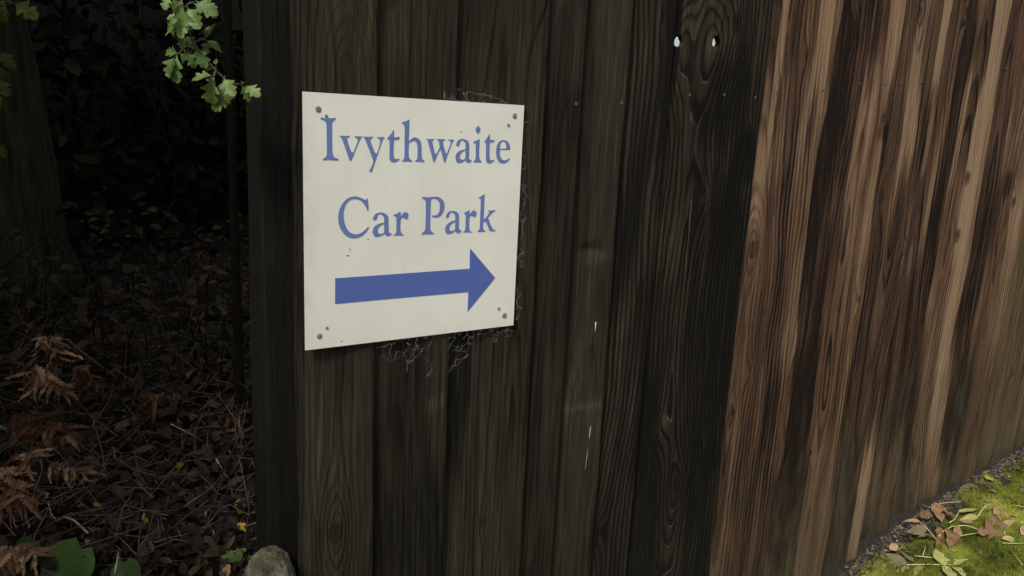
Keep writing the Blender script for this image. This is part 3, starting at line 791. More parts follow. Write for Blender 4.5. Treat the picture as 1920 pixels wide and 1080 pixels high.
web('dusty cobweb hanging below the bottom edge of the cream sign', [(pv(720, 640, E0), pv(962, 611, E0), pv(740, 680, E1), pv(965, 636, E1), 100), (pv(800, 630, E0), pv(900, 618, E0), pv(800, 735, E1), pv(880, 668, E1), 60), (pv(700, 640, E0), pv(780, 634, E0), pv(700, 668, E1), pv(790, 720, E1), 30)], 0, 1)
web('dusty cobweb along the right edge of the cream sign', [(pv(977, 230, E0), pv(968, 600, E0), pv(1000, 225, E1), pv(992, 560, E1), 50), (pv(972, 330, E0), pv(970, 500, E0), pv(1008, 340, E1), pv(1000, 480, E1), 24)], 0, 2)
web('thin cobweb standing above the top edge of the cream sign', [(pv(820, 187, E0), pv(955, 196, E0), pv(830, 155, E1), pv(950, 183, E1), 60)], 0, 3)

# ------------------------------------------------------------------ leaves
def leaf(mb, base, d, nrm, L, W, shape='oval', curl=.2, fold=.15, tint=.5, n=10, twist=0.0, rr=rnd, crum=0.0):
    """one leaf blade from base along d, facing nrm"""
    d = Vector(d).normalized(); nrm = Vector(nrm)
    nrm = (nrm-d*nrm.dot(d))
    nrm = nrm.normalized() if nrm.length > 1e-6 else d.orthogonal().normalized()
    s = d.cross(nrm)
    vs = []; fs = []
    p = Vector(base); ang = 0
    rows = 5
    HT = (0, .10, .18, .28, .36, .44, .52, .62, .70, .78, .88, 1.0); HV = (.03, .05, .42, .92, .62, .30, .66, .78, .36, .46, .32, 0)
    wav = rr.uniform(0, 6)
    for i in range(n+1):
        t = i/n
        if shape == 'oval': hw = math.sin(PI*min(1, t**.85))**.8 if 0 < t < 1 else 0
        elif shape == 'lance': hw = math.sin(PI*t**.7)**1.1 if 0 < t < 1 else 0
        elif shape == 'heart': hw = (1-t)**.55*(1-.45*(1-t)**6)*1.15 if t < 1 else 0
        elif shape == 'haw': hw = float(np.interp(t, HT, HV))*1.05
        elif shape == 'fern': hw = (1-t)**.6*(.40+.60*abs(math.sin(t*PI*8+.4))) if t < 1 else 0
        else:
            hw = math.sin(PI*min(1, .12+t*.88)**.9)**.6*(.55+.45*abs(math.cos(t*PI*2.5+.3))) if t < 1 else 0
            if t == 0: hw = .06
        a = ang
        dd = d*math.cos(a)-nrm*math.sin(a); nn = nrm*math.cos(a)+d*math.sin(a)
        tw = twist*t
        ss = s*math.cos(tw)+nn*math.sin(tw); n2 = nn*math.cos(tw)-s*math.sin(tw)
        for j in range(rows):
            u = (j/(rows-1)*2-1)
            off = ss*(u*hw*W/2)+n2*(fold*abs(u)*hw*W/2)+n2*(.035*W*math.sin(wav+t*9+u*2)*abs(u))
            if shape == 'heart' and t == 0: off += -dd*(abs(u)*(1-abs(u))*1.0*L*.5)
            if crum: off += n2*(crum*W*math.sin(wav*3+t*11+u*4)*math.cos(t*5-u*3+wav))
            if shape == 'haw': off += dd*(abs(u)*hw*L*.16)
            if shape == 'lobed': off += dd*(abs(u)**1.5*hw*L*.10*(1 if math.sin(t*PI*5) > 0 else .5))
            vs.append(p+off)
        p = p+dd*(L/n)
        ang += curl/n*(1+.5*math.sin(wav))
    for i in range(n):
        for j in range(rows-1):
            fs.append((i*rows+j, i*rows+j+1, (i+1)*rows+j+1, (i+1)*rows+j))
    mb.add(vs, fs, tint)
    return p
M_HAW = leaf_mat('hawthorn_leaf', [(0, (.03, .06, .010, 1)), (.5, (.085, .15, .032, 1)), (1, (.20, .285, .085, 1))], .5, .4, .25)
M_YG = leaf_mat('yellow_green_leaf', [(0, (.03, .04, .006, 1)), (1, (.11, .12, .02, 1))])
M_TWIG = plain('bare_twig', (.045, .034, .024, 1), (.17, .135, .10, 1), 60, .85, .001)
M_PALETWIG = plain('pale_dry_twig', (.22, .195, .15, 1), (.52, .48, .39, 1), 60, .8, .0006)
M_DARKTWIG = plain('dark_stem', (.008, .007, .005, 1), (.018, .015, .011, 1), 40, .95, .001, None, None, .06)

def spray(label, stem, leaves, y0, mat, cat='branch', name='hawthorn_branch', group=None, r=.0016):
    base = at(*stem[0][:2], y0)
    t = thing(name, label, cat, base, group)
    mb = MB()
    pts = [at(a_, b_, y0+dy) for a_, b_, dy in stem]
    mb.tube(pts, r, r*.45, 6)
    # petioles join each leaf to the stem
    for (a_, b_, L, ang, tnt, sh) in leaves:
        p = at(a_, b_, y0+rnd.uniform(-.015, .015))
        q = min(pts, key=lambda v: (v-p).length)
        mb.tube([q, q.lerp(p, .5)+Vector((0, 0, .004)), p], .0006, .0005, 4)
        pxm = (at(a_+1, b_, y0)-at(a_, b_, y0)).length
        lm = MB()
        an = math.radians(ang)
        d = Vector(C_R)*math.cos(an)-Vector(C_U)*math.sin(an)+Vector(_fw)*rnd.uniform(-.35, .35)
        nr = -Vector(_fw)*.8+Vector(C_U)*rnd.uniform(.0, .8)+Vector(C_R)*rnd.uniform(-.4, .4)
        leaf(lm, p, d, nr, L*pxm*1.12, L*pxm*(1.0 if sh == 'lobed' else .6), 'haw' if sh == 'lobed' else sh, rnd.uniform(.2, .9), rnd.uniform(.1, .45), tnt, 22 if sh == 'lobed' else 9)
        lm.build('leaf', mat, t)
    mb.build('stem', M_TWIG, t)
    return t
HL = [(318, -6, 26, 110, .8, 'lobed'), (322, -4, 32, 70, .6, 'lobed'), (336, 2, 26, 130, .95, 'lobed'), (342, 14, 46, 95, .75, 'lobed'), (352, 14, 46, 60, .6, 'lobed'),
      (362, 6, 44, 20, .55, 'lobed'), (368, 2, 42, 30, .7, 'lobed'), (345, 30, 40, 100, .85, 'lobed'), (338, 40, 28, 205, .9, 'lobed'), (336, 48, 40, 178, .6, 'lobed'), (330, 45, 26, 120, .5, 'lobed'),
      (345, 62, 30, 105, .7, 'lobed'), (348, 66, 28, 55, .6, 'lobed'), (386, 72, 32, 295, .35, 'lance'), (390, 76, 32, 40, .35, 'lance'), (390, 76, 26, 110, .2, 'lobed'),
      (362, 94, 36, 150, .45, 'lobed'), (366, 90, 40, 55, .5, 'lobed'), (350, 96, 32, 60, .4, 'lobed'), (334, 100, 28, 190, .45, 'lobed'), (332, 104, 50, 100, .65, 'lobed'), (328, 106, 40, 110, .3, 'lobed'),
      (402, 142, 40, 170, .6, 'lobed'), (398, 148, 48, 105, .75, 'lobed'), (404, 142, 30, 120, .7, 'lobed'), (420, 146, 36, 60, .85, 'lobed'), (418, 150, 44, 95, .8, 'lobed'), (432, 160, 40, 115, .65, 'lobed'), (428, 180, 38, 140, .4, 'lobed'),
      (405, 122, 14, 260, .9, 'lobed'), (400, 128, 14, 170, .8, 'lobed'), (452, 158, 32, 60, .7, 'lobed'), (460, 160, 34, 35, .75, 'lobed')]
spray('leafy hawthorn twig with lobed green leaves hanging down left of the sign', [(322, -90, .05), (334, -30, .02), (344, 20, 0), (352, 52, 0), (364, 84, 0), (386, 110, .0), (406, 134, .0), (424, 150, .0), (440, 157, 0), (454, 159, 0)], HL, -.03, M_HAW)
L2 = [(10, -4, 55, 120, .9, 'lobed'), (25, 5, 50, 30, .8, 'lobed'), (5, 10, 50, 140, .5, 'lobed'), (38, 8, 34, 60, .9, 'lobed'), (-6, 30, 40, 100, .4, 'lobed')]
spray('twig with yellowish lobed leaves in the top left corner', [(-60, -60, .0), (-10, -20, 0), (20, 5, 0), (36, 8, 0)], L2, .55, M_YG)
L3 = [(2, 95, 40, 60, .25, 'lobed'), (0, 125, 40, 80, .2, 'lobed'), (2, 150, 34, 70, .3, 'lobed'), (0, 175, 30, 100, .5, 'lobed'), (-5, 265, 34, 70, .4, 'lobed')]
spray('dim leafy twig in front of the mossy trunk', [(-40, 40, 0), (-10, 100, 0), (-4, 180, 0), (-12, 270, 0)], L3, .8, M_YG)

# ------------------------------------------------------------------ trees and hedge, partly added out of view, that darken the left side
M_BARK = plain('mossy_bark', (.004, .004, .003, 1), (.055, .058, .020, 1), 22, .95, .05, 34, (1.6, 1.6, .28))
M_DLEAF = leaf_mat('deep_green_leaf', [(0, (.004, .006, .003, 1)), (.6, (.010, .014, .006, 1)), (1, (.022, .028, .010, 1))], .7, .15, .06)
def blob_leaves(mb, n, inside, size, seed):
    r_ = random.Random(seed)
    c = 0
    while c < n:
        p = inside(r_)
        if p is None: continue
        c += 1
        d = Vector((r_.gauss(0, 1), r_.gauss(0, 1), r_.gauss(-.4, .7))).normalized()
        s = d.orthogonal().normalized(); s = Matrix.Rotation(r_.uniform(0, 6.3), 3, d) @ s
        L = size*r_.uniform(.6, 1.3); Wd = L*r_.uniform(.4, .6); nn = d.cross(s)
        p = Vector(p)
        mb.add([p, p+d*L*.35+s*Wd*.5+nn*L*.05, p+d*L*.8+s*Wd*.33, p+d*L, p+d*L*.8-s*Wd*.33, p+d*L*.35-s*Wd*.5+nn*L*.05],
               [(0, 1, 2, 3), (0, 3, 4, 5)], r_.random())
def tree(label, base, r, lean, top, name, crown=None, bark=None):
    bark = bark or M_BARK
    t = thing(name, label, 'tree', base)
    mb = MB()
    n = 26
    vs = []; fs = []; m_ = 18
    for k in range(n+1):
        f = k/n
        c = Vector(base)+Vector((lean[0]*f+.05*r*math.sin(f*9), lean[1]*f, f*top))
        rr = r*(1-.45*f)*(1+.5*max(0, .12-f)/.12)
        for j in range(m_):
            a = 2*PI*j/m_
            q = rr*(1+.07*math.sin(a*5+f*3)+.04*math.sin(a*9-f*14)+rnd.uniform(-.02, .02))
            vs.append(c+Vector((q*math.cos(a), q*math.sin(a), 0)))
    for k in range(n):
        for j in range(m_):
            fs.append((k*m_+j, k*m_+(j+1) % m_, (k+1)*m_+(j+1) % m_, (k+1)*m_+j))
    mb.add(vs, fs)
    tip = Vector(base)+Vector((lean[0], lean[1], top))
    mb.build('trunk', bark, t)
    if crown:
        for (ex, ey, ez) in crown['limbs']:
            b = MB()
            st = Vector(base)+Vector((lean[0]*.75, lean[1]*.75, top*.75))
            en = Vector((ex, ey, ez))
            mid = st.lerp(en, .5)+Vector((0, 0, .12))
            b.tube([st, st.lerp(mid, .5)+Vector((0, 0, .05)), mid, mid.lerp(en, .5)+Vector((0, 0, .02)), en], r*.35, r*.08, 8, wob=.08)
            b.build('limb', bark, t)
        cm = MB()
        blob_leaves(cm, crown['n'], crown['inside'], crown['size'], crown['seed'])
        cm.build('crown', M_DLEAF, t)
    return t
tb = on_ground(28, 520); tb = Vector((at(32, 300, 1.9).x, 1.9, 0)); tb.z = ground_h(tb.x, tb.y)-.05
def shade_canopy(r_):  # crown out of view, shaped to shade the bank and spare the sign
    x = r_.uniform(-3.2, 1.5); y = r_.uniform(-.85, 4.6); z = r_.uniform(.40, 2.2)
    if z < .36+.21*(y+1.055): return None
    if z > 1.25+.21*(y+1.05): return None
    if x > -.30+.28*(y+.85): return None
    if y < 0 and x > -.75: return None
    if y < .3 and x > -.40: return None
    if y < -.35: return None
    return (x, y, z)
tree('mossy old tree trunk at the left edge of the dark thicket, with an added shade crown out of view', tb, .135, (-.10, .05), 2.0, 'mossy_tree',
     dict(limbs=[(-.6, .3, 1.7), (.2, 1.4, 1.6), (-1.6, 1.2, 1.8), (-.4, 3.2, 1.9)], n=19000, inside=shade_canopy, size=.10, seed=4))
sb = Vector((at(436, 300, .75).x, .75, 0)); sb.z = ground_h(sb.x, sb.y)-.04
tree('slender dark sapling just left of the end of the fence', sb, .011, (.0, .0), 2.1, 'sapling',
     dict(limbs=[(.1, .9, 1.5), (-.1, .6, 1.6)], n=500, inside=lambda r_: (sb.x+r_.gauss(0, .22), .8+r_.gauss(0, .22), r_.uniform(1.0, 1.8)), size=.07, seed=9), M_DARKTWIG)
hedge = thing('hedge', 'dense black hedge closing off the back of the thicket, with unseen shading wings added at the left', 'hedge', (-.5, 2.9, ground_h(-.5, 2.9)))
def hedge_in(r_):
    q = r_.random()
    if q < .50:
        x = r_.uniform(-2.6, 2.3); y = r_.uniform(2.3, 3.3)+.15*math.sin(x*3); z = r_.uniform(-.62, 1.6) if r_.random() < .6 else r_.uniform(-.62, .2)
        if x > .30+.55*y: return None
    elif q < .75:  # unseen left wing, added to cut the side light
        x = r_.uniform(-2.2, -1.5); y = r_.uniform(-.2, 3.2); z = r_.uniform(-.8, 1.4)
    else:  # unseen front-left wing, added to keep light off the undergrowth
        x = r_.uniform(-1.6, -.95); y = r_.uniform(-.6, .5); z = r_.uniform(-1.3, .6)
    return (x, y, z)
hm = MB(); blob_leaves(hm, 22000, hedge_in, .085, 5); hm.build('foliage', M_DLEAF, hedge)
for k in range(14):
    b = MB(); x = -2.4+k*.26; y = 2.9+.1*math.sin(k*2)
    if x > 1.0: continue
    z = ground_h(x, y)-.03
    b.tube([(x+.05*math.sin(k+q), y+.05*math.cos(k*2+q), z+q*.45) for q in range(6)], .016, .006, 6, wob=.1)
    b.build('stem', M_DARKTWIG, hedge)

# hanging stems in the dark
for pts, yy, lb in (([(200, -40), (235, 60), (270, 150), (300, 230), (330, 310), (326, 370), (300, 430), (285, 470)], .9, 'long thin bare stem arching down through the dark middle of the thicket'),
                    ([(255, -40), (275, 70), (305, 170), (322, 240), (331, 330)], 1.0, 'thin bare stem hanging straight beside the arching one'),
                    ([(330, 310), (345, 325), (365, 320), (400, 320)], .9, 'short bare side shoot reaching right in the dark'),
                    ([(0, 505), (40, 475), (80, 445), (110, 425), (150, 415)], 1.3, 'thin bare stem leaning at the foot of the mossy trunk')):
    b = MB(); b.tube([at(a_, c_, yy) for a_, c_ in pts], .0022, .0012, 5, wob=.15)
    tag(b.build('bare_stem', M_DARKTWIG), lb, 'stem', 'bare stems in the thicket')

# ------------------------------------------------------------------ stone at the post's foot
def stone_mat():
    m, t, b = new_mat('lichen_stone')
    g = NG(t); p = g.geo()
    n = g.noise(p, 26, 6, .7); n2 = g.noise(p, 180, 4, .7)
    col = g.ramp(n, [(.33, (.04, .038, .025, 1)), (.48, (.17, .16, .105, 1)), (.64, (.40, .38, .27, 1))])
    col = g.mix(g.math('MULTIPLY', g.sstep(g.noise(p, 14, 5, .7), .48, .64), .5), col, (.11, .12, .035, 1))
    col = g.mix(g.math('MULTIPLY', g.sstep(n2, .60, .72), .5), col, (.42, .41, .34, 1))
    g.l.new(col, b.inputs['Base Color']); b.inputs['Roughness'].default_value = .95
    g.l.new(g.bump(g.math('ADD', n2, n), .022), b.inputs['Normal'])
    return m
def stone(name, c, size, seed, lim=None):
    rs = np.random.RandomState(seed)
    def n3(scale):
        L = rs.uniform(-1, 1, (24, 24, 24))
        def f(p):
            q = np.mod(np.array(p)/scale+11.3, 22); i = q.astype(int); w_ = q-i; w_ = w_*w_*(3-2*w_); r = 0
            for a in (0, 1):
                for b in (0, 1):
                    for d in (0, 1):
                        r += L[i[0]+a, i[1]+b, i[2]+d]*(w_[0] if a else 1-w_[0])*(w_[1] if b else 1-w_[1])*(w_[2] if d else 1-w_[2])
            return r
        return f
    k_ = min(size)
    N1, N2, N3 = n3(k_*.9), n3(k_*.35), n3(k_*.13)
    mb = MB(); vs = []; nu, nv = 90, 90
    for j in range(nv+1):
        th = PI*j/nv
        for i in range(nu):
            a = 2*PI*i/nu
            n = np.array([math.sin(th)*math.cos(a), math.sin(th)*math.sin(a), math.cos(th)])
            s_ = np.sign(n)*np.abs(n)**.8*np.array(size)
            d = k_*(.30*N1(s_)+.14*abs(N2(s_))+.07*N3(s_))
            p = np.array(c)+s_+n*d
            if lim is not None: p[0] = min(p[0], lim+.0005*math.sin(p[2]*90))
            vs.append(tuple(p))
    fs = [(j*nu+i, (j+1)*nu+i, (j+1)*nu+(i+1) % nu, j*nu+(i+1) % nu) for j in range(nv) for i in range(nu)]
    mb.add(vs, fs)
    return mb.build(name, stone_mat())
sc_ = at(535, 1090, -.01)
tag(stone('mossy_stone', (sc_.x-.020, .0, sc_.z-.150), (.050, .055, .20), 5, -.0125), 'upright pale stone grown with moss and lichen at the foot of the fence end', 'stone')

# ------------------------------------------------------------------ undergrowth on the bank
M_LITTER = leaf_mat('dead_leaf_litter', [(0, (.012, .009, .006, 1)), (.5, (.035, .026, .016, 1)), (.85, (.075, .05, .028, 1)), (1, (.10, .085, .05, 1))], .7, .2, .15)
M_BRACK = leaf_mat('dead_bracken', [(0, (.03, .014, .008, 1)), (.5, (.13, .062, .032, 1)), (1, (.38, .23, .13, 1))], .7, .2, .25)
M_GREEN = leaf_mat('broad_green_leaf', [(0, (.03, .06, .012, 1)), (.5, (.055, .105, .022, 1)), (1, (.09, .15, .035, 1))], .5, .35, .2)
M_YEL = leaf_mat('yellow_leaf', [(0, (.20, .12, .02, 1)), (1, (.62, .42, .06, 1))], .6, .2, .25)
M_ORG = leaf_mat('orange_brown_leaf', [(0, (.14, .06, .025, 1)), (1, (.42, .24, .12, 1))], .6, .2, .25)
r2 = random.Random(11)
lm = MB()
for k in range(5200):
    px = r2.uniform(-30, 475); py = 400+700*r2.random()**.8
    p = on_ground(px, py)
    if p.x > -.02 and p.y < .14: continue
    p.z += r2.uniform(0, .05)
    L = r2.uniform(.018, .05)
    d = Vector((r2.gauss(0, 1), r2.gauss(0, 1), r2.gauss(0, .55)))
    leaf(lm, p, d, Vector((r2.gauss(0, .5), r2.gauss(-.2, .5), 1)), L, L*r2.uniform(.35, .6), r2.choice(['oval', 'lance', 'lobed']), r2.uniform(-.6, 1.6), r2.uniform(0, .7), r2.random()**1.5, 4, rr=r2)
for k in range(3800):                    # the same litter goes on behind the fence and toward the hedge
    x = r2.uniform(-1.3, 1.6); y = r2.uniform(.12, 3.3)
    p = Vector((x, y, ground_h(x, y)+r2.uniform(0, .04))); L = r2.uniform(.025, .06)
    leaf(lm, p, (r2.gauss(0, 1), r2.gauss(0, 1), r2.gauss(0, .5)), (r2.gauss(0, .5), r2.gauss(-.2, .5), 1), L, L*r2.uniform(.35, .6), r2.choice(['oval', 'lance', 'lobed']), r2.uniform(-.6, 1.6), r2.uniform(0, .7), r2.random()**1.5, 4, rr=r2)
tag(lm.build('leaf_litter', M_LITTER), kind='stuff')
tm = MB()
for k in range(900):
    px = r2.uniform(-30, 470); py = 540+530*r2.random()**.8
    p = on_ground(px, py); p.z += r2.uniform(.0, .06)
    if p.x > -.04 and p.y < .14: continue
    d = Vector((r2.gauss(0, 1), r2.gauss(0, 1), r2.gauss(.15, .5))).normalized(); L = r2.uniform(.04, .16)
    q = p+d*L; q.z = max(q.z, ground_h(q.x, q.y)+.003)
    mid = p.lerp(q, .5)+Vector((r2.gauss(0, .007), r2.gauss(0, .007), r2.gauss(0, .01)))
    if q.x > -.05 and q.y < .15: continue
    tm.tube([p, mid, q], r2.uniform(.0006, .0018), .0005, 4)
tag(tm.build('twig_litter', M_TWIG), kind='stuff')

# low scrub: arching shoots with a few dark leaves, standing in the shade at the back
sm_ = MB(); sl_ = MB()
for k in range(150):
    p = on_ground(r2.uniform(-40, 455), r2.uniform(420, 760)); 
    if p.x > -.02 and p.y < .5: continue
    H = r2.uniform(.08, .34); dx, dy = r2.gauss(0, .12), r2.gauss(-.03, .08)
    pts = [p+Vector((dx*f*f*1.5, dy*f*f, H*math.sin(f*1.9)/math.sin(1.57))) for f in (0, .2, .4, .6, .8, 1)]
    sm_.tube(pts, r2.uniform(.0012, .0026), .0007, 5, wob=.1)
    for q in pts[2:]:
        if r2.random() < .75:
            L = r2.uniform(.02, .05)
            leaf(sl_, q, (r2.gauss(0, 1), r2.gauss(0, 1), r2.gauss(-.2, .4)), (r2.gauss(0, .5), r2.gauss(-.3, .5), 1), L, L*.6, r2.choice(['oval', 'lobed']), r2.uniform(0, 1), .3, r2.random()*.75, 5, rr=r2)
tag(sm_.build('scrub_shoots', M_DARKTWIG), kind='stuff')
tag(sl_.build('scrub_leaves', M_LITTER), kind='stuff')

# single twigs that stand out, traced where they lie
TW = [([(165, 1000), (152, 988), (138, 975), (120, 968), (107, 978), (95, 962), (90, 940)], .05, .0022, 'pale', 'thick pale broken stick beside the big green leaf'),
      ([(40, 985), (70, 965), (95, 948), (118, 932)], .06, .0016, 'twig', 'straight dull twig crossing behind the broken stick'),
      ([(60, 1022), (66, 1000), (80, 975), (92, 950), (100, 935), (130, 920), (165, 912)], .07, .0013, 'twig', 'thin curved stem arching over the broken stick'),
      ([(386, 960), (383, 985), (382, 1028)], .05, .0012, 'pale', 'short white upright straw'),
      ([(302, 905), (306, 930), (314, 955), (322, 982)], .05, .0018, 'pale', 'grey crooked twig left of the white straw'),
      ([(400, 995), (405, 1018)], .05, .0010, 'pale', 'stub of grass right of the white straw'),
      ([(306, 1020), (340, 1024), (375, 1029)], .04, .0014, 'pale', 'level pale twig below the white straw'),
      ([(210, 838), (226, 850), (230, 870), (210, 890), (196, 915)], .10, .0016, 'twig', 'bent brown twig among the dead ferns'),
      ([(92, 640), (104, 665), (106, 720), (100, 770), (85, 810), (64, 845)], .22, .0022, 'twig', 'long curved fern stalk hanging at the left'),
      ([(320, 795), (360, 815), (395, 836), (420, 836)], .10, .0012, 'pale', 'thin pale stem with a sharp bend, near the middle of the bank'),
      ([(430, 845), (450, 880), (470, 905)], .08, .0018, 'twig', 'dark grey twig leaning toward the post'),
      ([(214, 845), (219, 880), (228, 905), (212, 930)], .06, .0012, 'pale', 'crooked pale thread of dead stem'),
      ([(85, 1010), (110, 1015), (130, 1012), (150, 985)], .04, .0012, 'twig', 'small looped stem beside the big leaf'),
      ([(220, 1045), (250, 1058), (285, 1060)], .04, .0012, 'pale', 'pale twig lying over the dark green leaf'),
      ([(300, 1060), (340, 1050), (400, 1040), (420, 1030)], .03, .0012, 'twig', 'long low twig near the seedling'),
      ([(215, 1075), (220, 1050), (222, 1035)], .05, .0014, 'pale', 'short pale stalk between the two green leaves'),
      ([(0, 800), (30, 815), (58, 840)], .12, .0035, 'twig', 'thick dark stem at the left edge'),
      ([(130, 640), (180, 680), (215, 705), (222, 720)], .15, .0028, 'twig', 'dark leaning stem under the black hollow'),
      ([(50, 960), (80, 880), (75, 860)], .12, .0014, 'twig', 'upright brown stalk among the lowest dead ferns'),
      ([(405, 860), (440, 920), (462, 945)], .07, .0014, 'pale', 'slanting grey stem close to the post'),
      ([(340, 815), (345, 850), (352, 862)], .08, .0010, 'twig', 'short stem below the sharp bend of a pale one'),
      ([(305, 970), (345, 1000)], .04, .0011, 'pale', 'small pale chip of twig left of the level twig')]
for pts, lift, r, kind, lb in TW:
    g0 = on_ground(pts[0][0], min(1079, pts[0][1]), lift)
    b = MB()
    b.tube([at(a_, c_, g0.y+.012*k) for k, (a_, c_) in enumerate(pts)], r, r*.6, 6, wob=.18)
    tag(b.build('dead_twig', M_PALETWIG if kind == 'pale' else M_TWIG), lb, 'twig', 'dead twigs on the bank')
# a dark rotting log at the left
b = MB(); g0 = on_ground(40, 1010)
b.tube([at(-120, 985, g0.y), at(-40, 992, g0.y), at(40, 996, g0.y+.02), at(95, 1000, g0.y+.03)], .020, .016, 10, wob=.06)
tag(b.build('rotting_log', M_DARKTWIG), 'dark rotting branch lying at the left edge above the big green leaf', 'log')

def frond(label, stalk, y, size, tint, droop=1.0, dens=9):
    pts = [at(a_, c_, y+.008*k) for k, (a_, c_) in enumerate(stalk)]
    t = thing('bracken_frond', label, 'fern', pts[-1], 'dead bracken fronds on the bank')
    b = MB(); b.tube(pts, .0018, .0008, 5, wob=.1); b.build('stalk', M_TWIG, t)
    b = MB()
    n = len(pts)-1
    for k in range(dens):
        f = k/max(1, dens-1)*n*.98
        i = min(n-1, int(f)); p = pts[i].lerp(pts[i+1], f-i)
        tg = (pts[i+1]-pts[i]).normalized()
        for sd_ in (-1, 1, r2.choice((-1, 1))):
            side = (tg.cross(Vector((0, -1, .2)))).normalized()*sd_
            d = side*.7+Vector((0, -.25, -.55*droop))+Vector((r2.gauss(0, .25), r2.gauss(0, .25), r2.gauss(0, .2)))
            d.normalize()
            Ls = size*(1-.5*abs(k/dens-.45))*r2.uniform(.7, 1.2)
            leaf(b, p, d, Vector((r2.gauss(0, .8), -1, .4)), Ls*.85, Ls*.24, 'fern', r2.uniform(-1.2, 2.6), r2.uniform(.2, 1.0), min(1, max(0, tint+.12+r2.gauss(0, .25))), 26, r2.uniform(-2, 2), rr=r2, crum=.16)
    b.build('pinnae', M_BRACK, t)
    return t
frond('crumpled dead bracken frond hanging highest on the left', [(75, 640), (92, 632), (108, 648), (112, 670)], .42, .05, .45, 1.2, 6)
frond('curled brown bracken frond below the highest one', [(50, 690), (80, 690), (100, 710), (118, 735)], .40, .065, .5, 1.2, 8)
frond('dim bracken frond hanging right of the curled one', [(140, 690), (158, 695), (168, 715)], .5, .05, .32, 1.2, 5)
frond('dead bracken frond drooping in the middle of the left edge', [(70, 850), (45, 850), (20, 870), (0, 890)], .30, .06, .5, 1.3, 8)
frond('dead bracken frond with two hanging fingers, right of the drooping one', [(95, 870), (120, 878), (145, 880), (160, 885)], .30, .045, .5, 1.6, 6)
frond('rusty bracken frond at the left edge of the bank', [(30, 905), (5, 885), (-20, 880)], .28, .06, .7, 1.4, 6)
frond('pale tan bracken frond at the bottom left beside the big leaf', [(70, 1040), (45, 1020), (15, 1030), (-10, 1045)], .16, .05, .85, 1.4, 8)
frond('dim reddish bracken frond far back in the middle of the bank', [(330, 740), (305, 745), (275, 735), (250, 740)], .75, .07, .3, 1.1, 7)
frond('dim bracken frond near the post', [(450, 780), (430, 775), (405, 785)], .65, .06, .25, 1.1, 6)
frond('dark red bracken frond lying under the curled one', [(30, 780), (60, 790), (95, 805), (120, 815)], .36, .07, .25, 1.0, 8)
frond('low brown bracken frond over the rotting log', [(0, 950), (30, 935), (60, 930), (85, 925)], .26, .055, .35, 1.1, 7)

def broad_leaf(label, name, c, ang, Lpx, Wpx, lift, tint, mat, shape='heart', tilt=.5, cat='leaf', group=None, curl=.25):
    p = on_ground(c[0], c[1], lift)
    pxm = (at(c[0]+1, c[1], p.y)-at(c[0], c[1], p.y)).length
    an = math.radians(ang)
    d = Vector(C_R)*math.cos(an)-Vector(C_U)*math.sin(an)
    d = (d+Vector(_fw)*(.35 if math.sin(an) < 0 else -.25)).normalized()
    nr = -Vector(_fw)*.75+Vector((0, 0, tilt))
    t = thing(name, label, cat, p, group)
    b = MB(); leaf(b, p, d, nr, Lpx*pxm, Wpx*pxm, shape, curl, .18, tint, 16, rr=r2); b.build('blade', mat, t)
    s = MB(); g0 = Vector((p.x, p.y+.03, ground_h(p.x, p.y+.03)))
    s.tube([g0, g0.lerp(p, .6)+Vector((0, .008, .01)), p], .0012, .0009, 5); s.build('stalk', M_TWIG, t)
    return t
broad_leaf('large heart shaped green leaf at the bottom left', 'broad_leaf', (152, 1030), 118, 130, 130, .07, .62, M_GREEN)
broad_leaf('dark green leaf half hidden right of the large heart shaped one', 'broad_leaf', (235, 1055), 75, 70, 66, .05, .2, M_GREEN)
broad_leaf('dim green leaf behind the pale tan fern', 'broad_leaf', (62, 1015), 115, 70, 70, .06, .1, M_GREEN)
for (c, ang, L, tnt, mat, lb) in (((152, 938), 100, 24, .9, M_YEL, 'bright yellow leaf above the large heart shaped leaf'), ((175, 944), 10, 18, .5, M_YEL, 'small yellow leaf right of the brightest one'),
                                  ((270, 962), 70, 22, .5, M_YEL, 'dull yellow leaf in the middle of the twigs'), ((160, 1012), 30, 18, .3, M_YEL, 'small yellow leaf at the end of the broken stick'),
                                  ((448, 935), 80, 30, .6, M_ORG, 'orange brown leaf beside the post'), ((446, 982), 25, 24, .8, M_YEL, 'tan yellow leaf low beside the post'),
                                  ((345, 870), 160, 24, .15, M_YEL, 'dim yellow leaf far back in the middle'), ((428, 1035), 20, 30, .3, M_ORG, 'brown leaf left of the seedling'),
                                  ((430, 1058), 110, 28, .85, M_ORG, 'pale torn leaf under the seedling'), ((395, 905), 200, 30, .3, M_LITTER, 'long grey leaf above the white straw'),
                                  ((462, 1030), 160, 20, .6, M_GREEN, 'yellow green leaf above the seedling')):
    broad_leaf(lb, 'fallen_leaf', c, ang, L, L*.62, .05, tnt, mat, 'lobed', .6, 'leaf', 'single leaves on the bank', .6)
sd0 = on_ground(452, 1075, .0)
seed_ = thing('seedling', 'small seedling with pointed bright green leaves at the foot of the post', 'plant', sd0)
b = MB(); b.tube([sd0, at(452, 1075, sd0.y-.02), at(451, 1050, sd0.y-.02), at(450, 1040, sd0.y-.02)], .0013, .0008, 5); b.build('stem', M_TWIG, seed_)
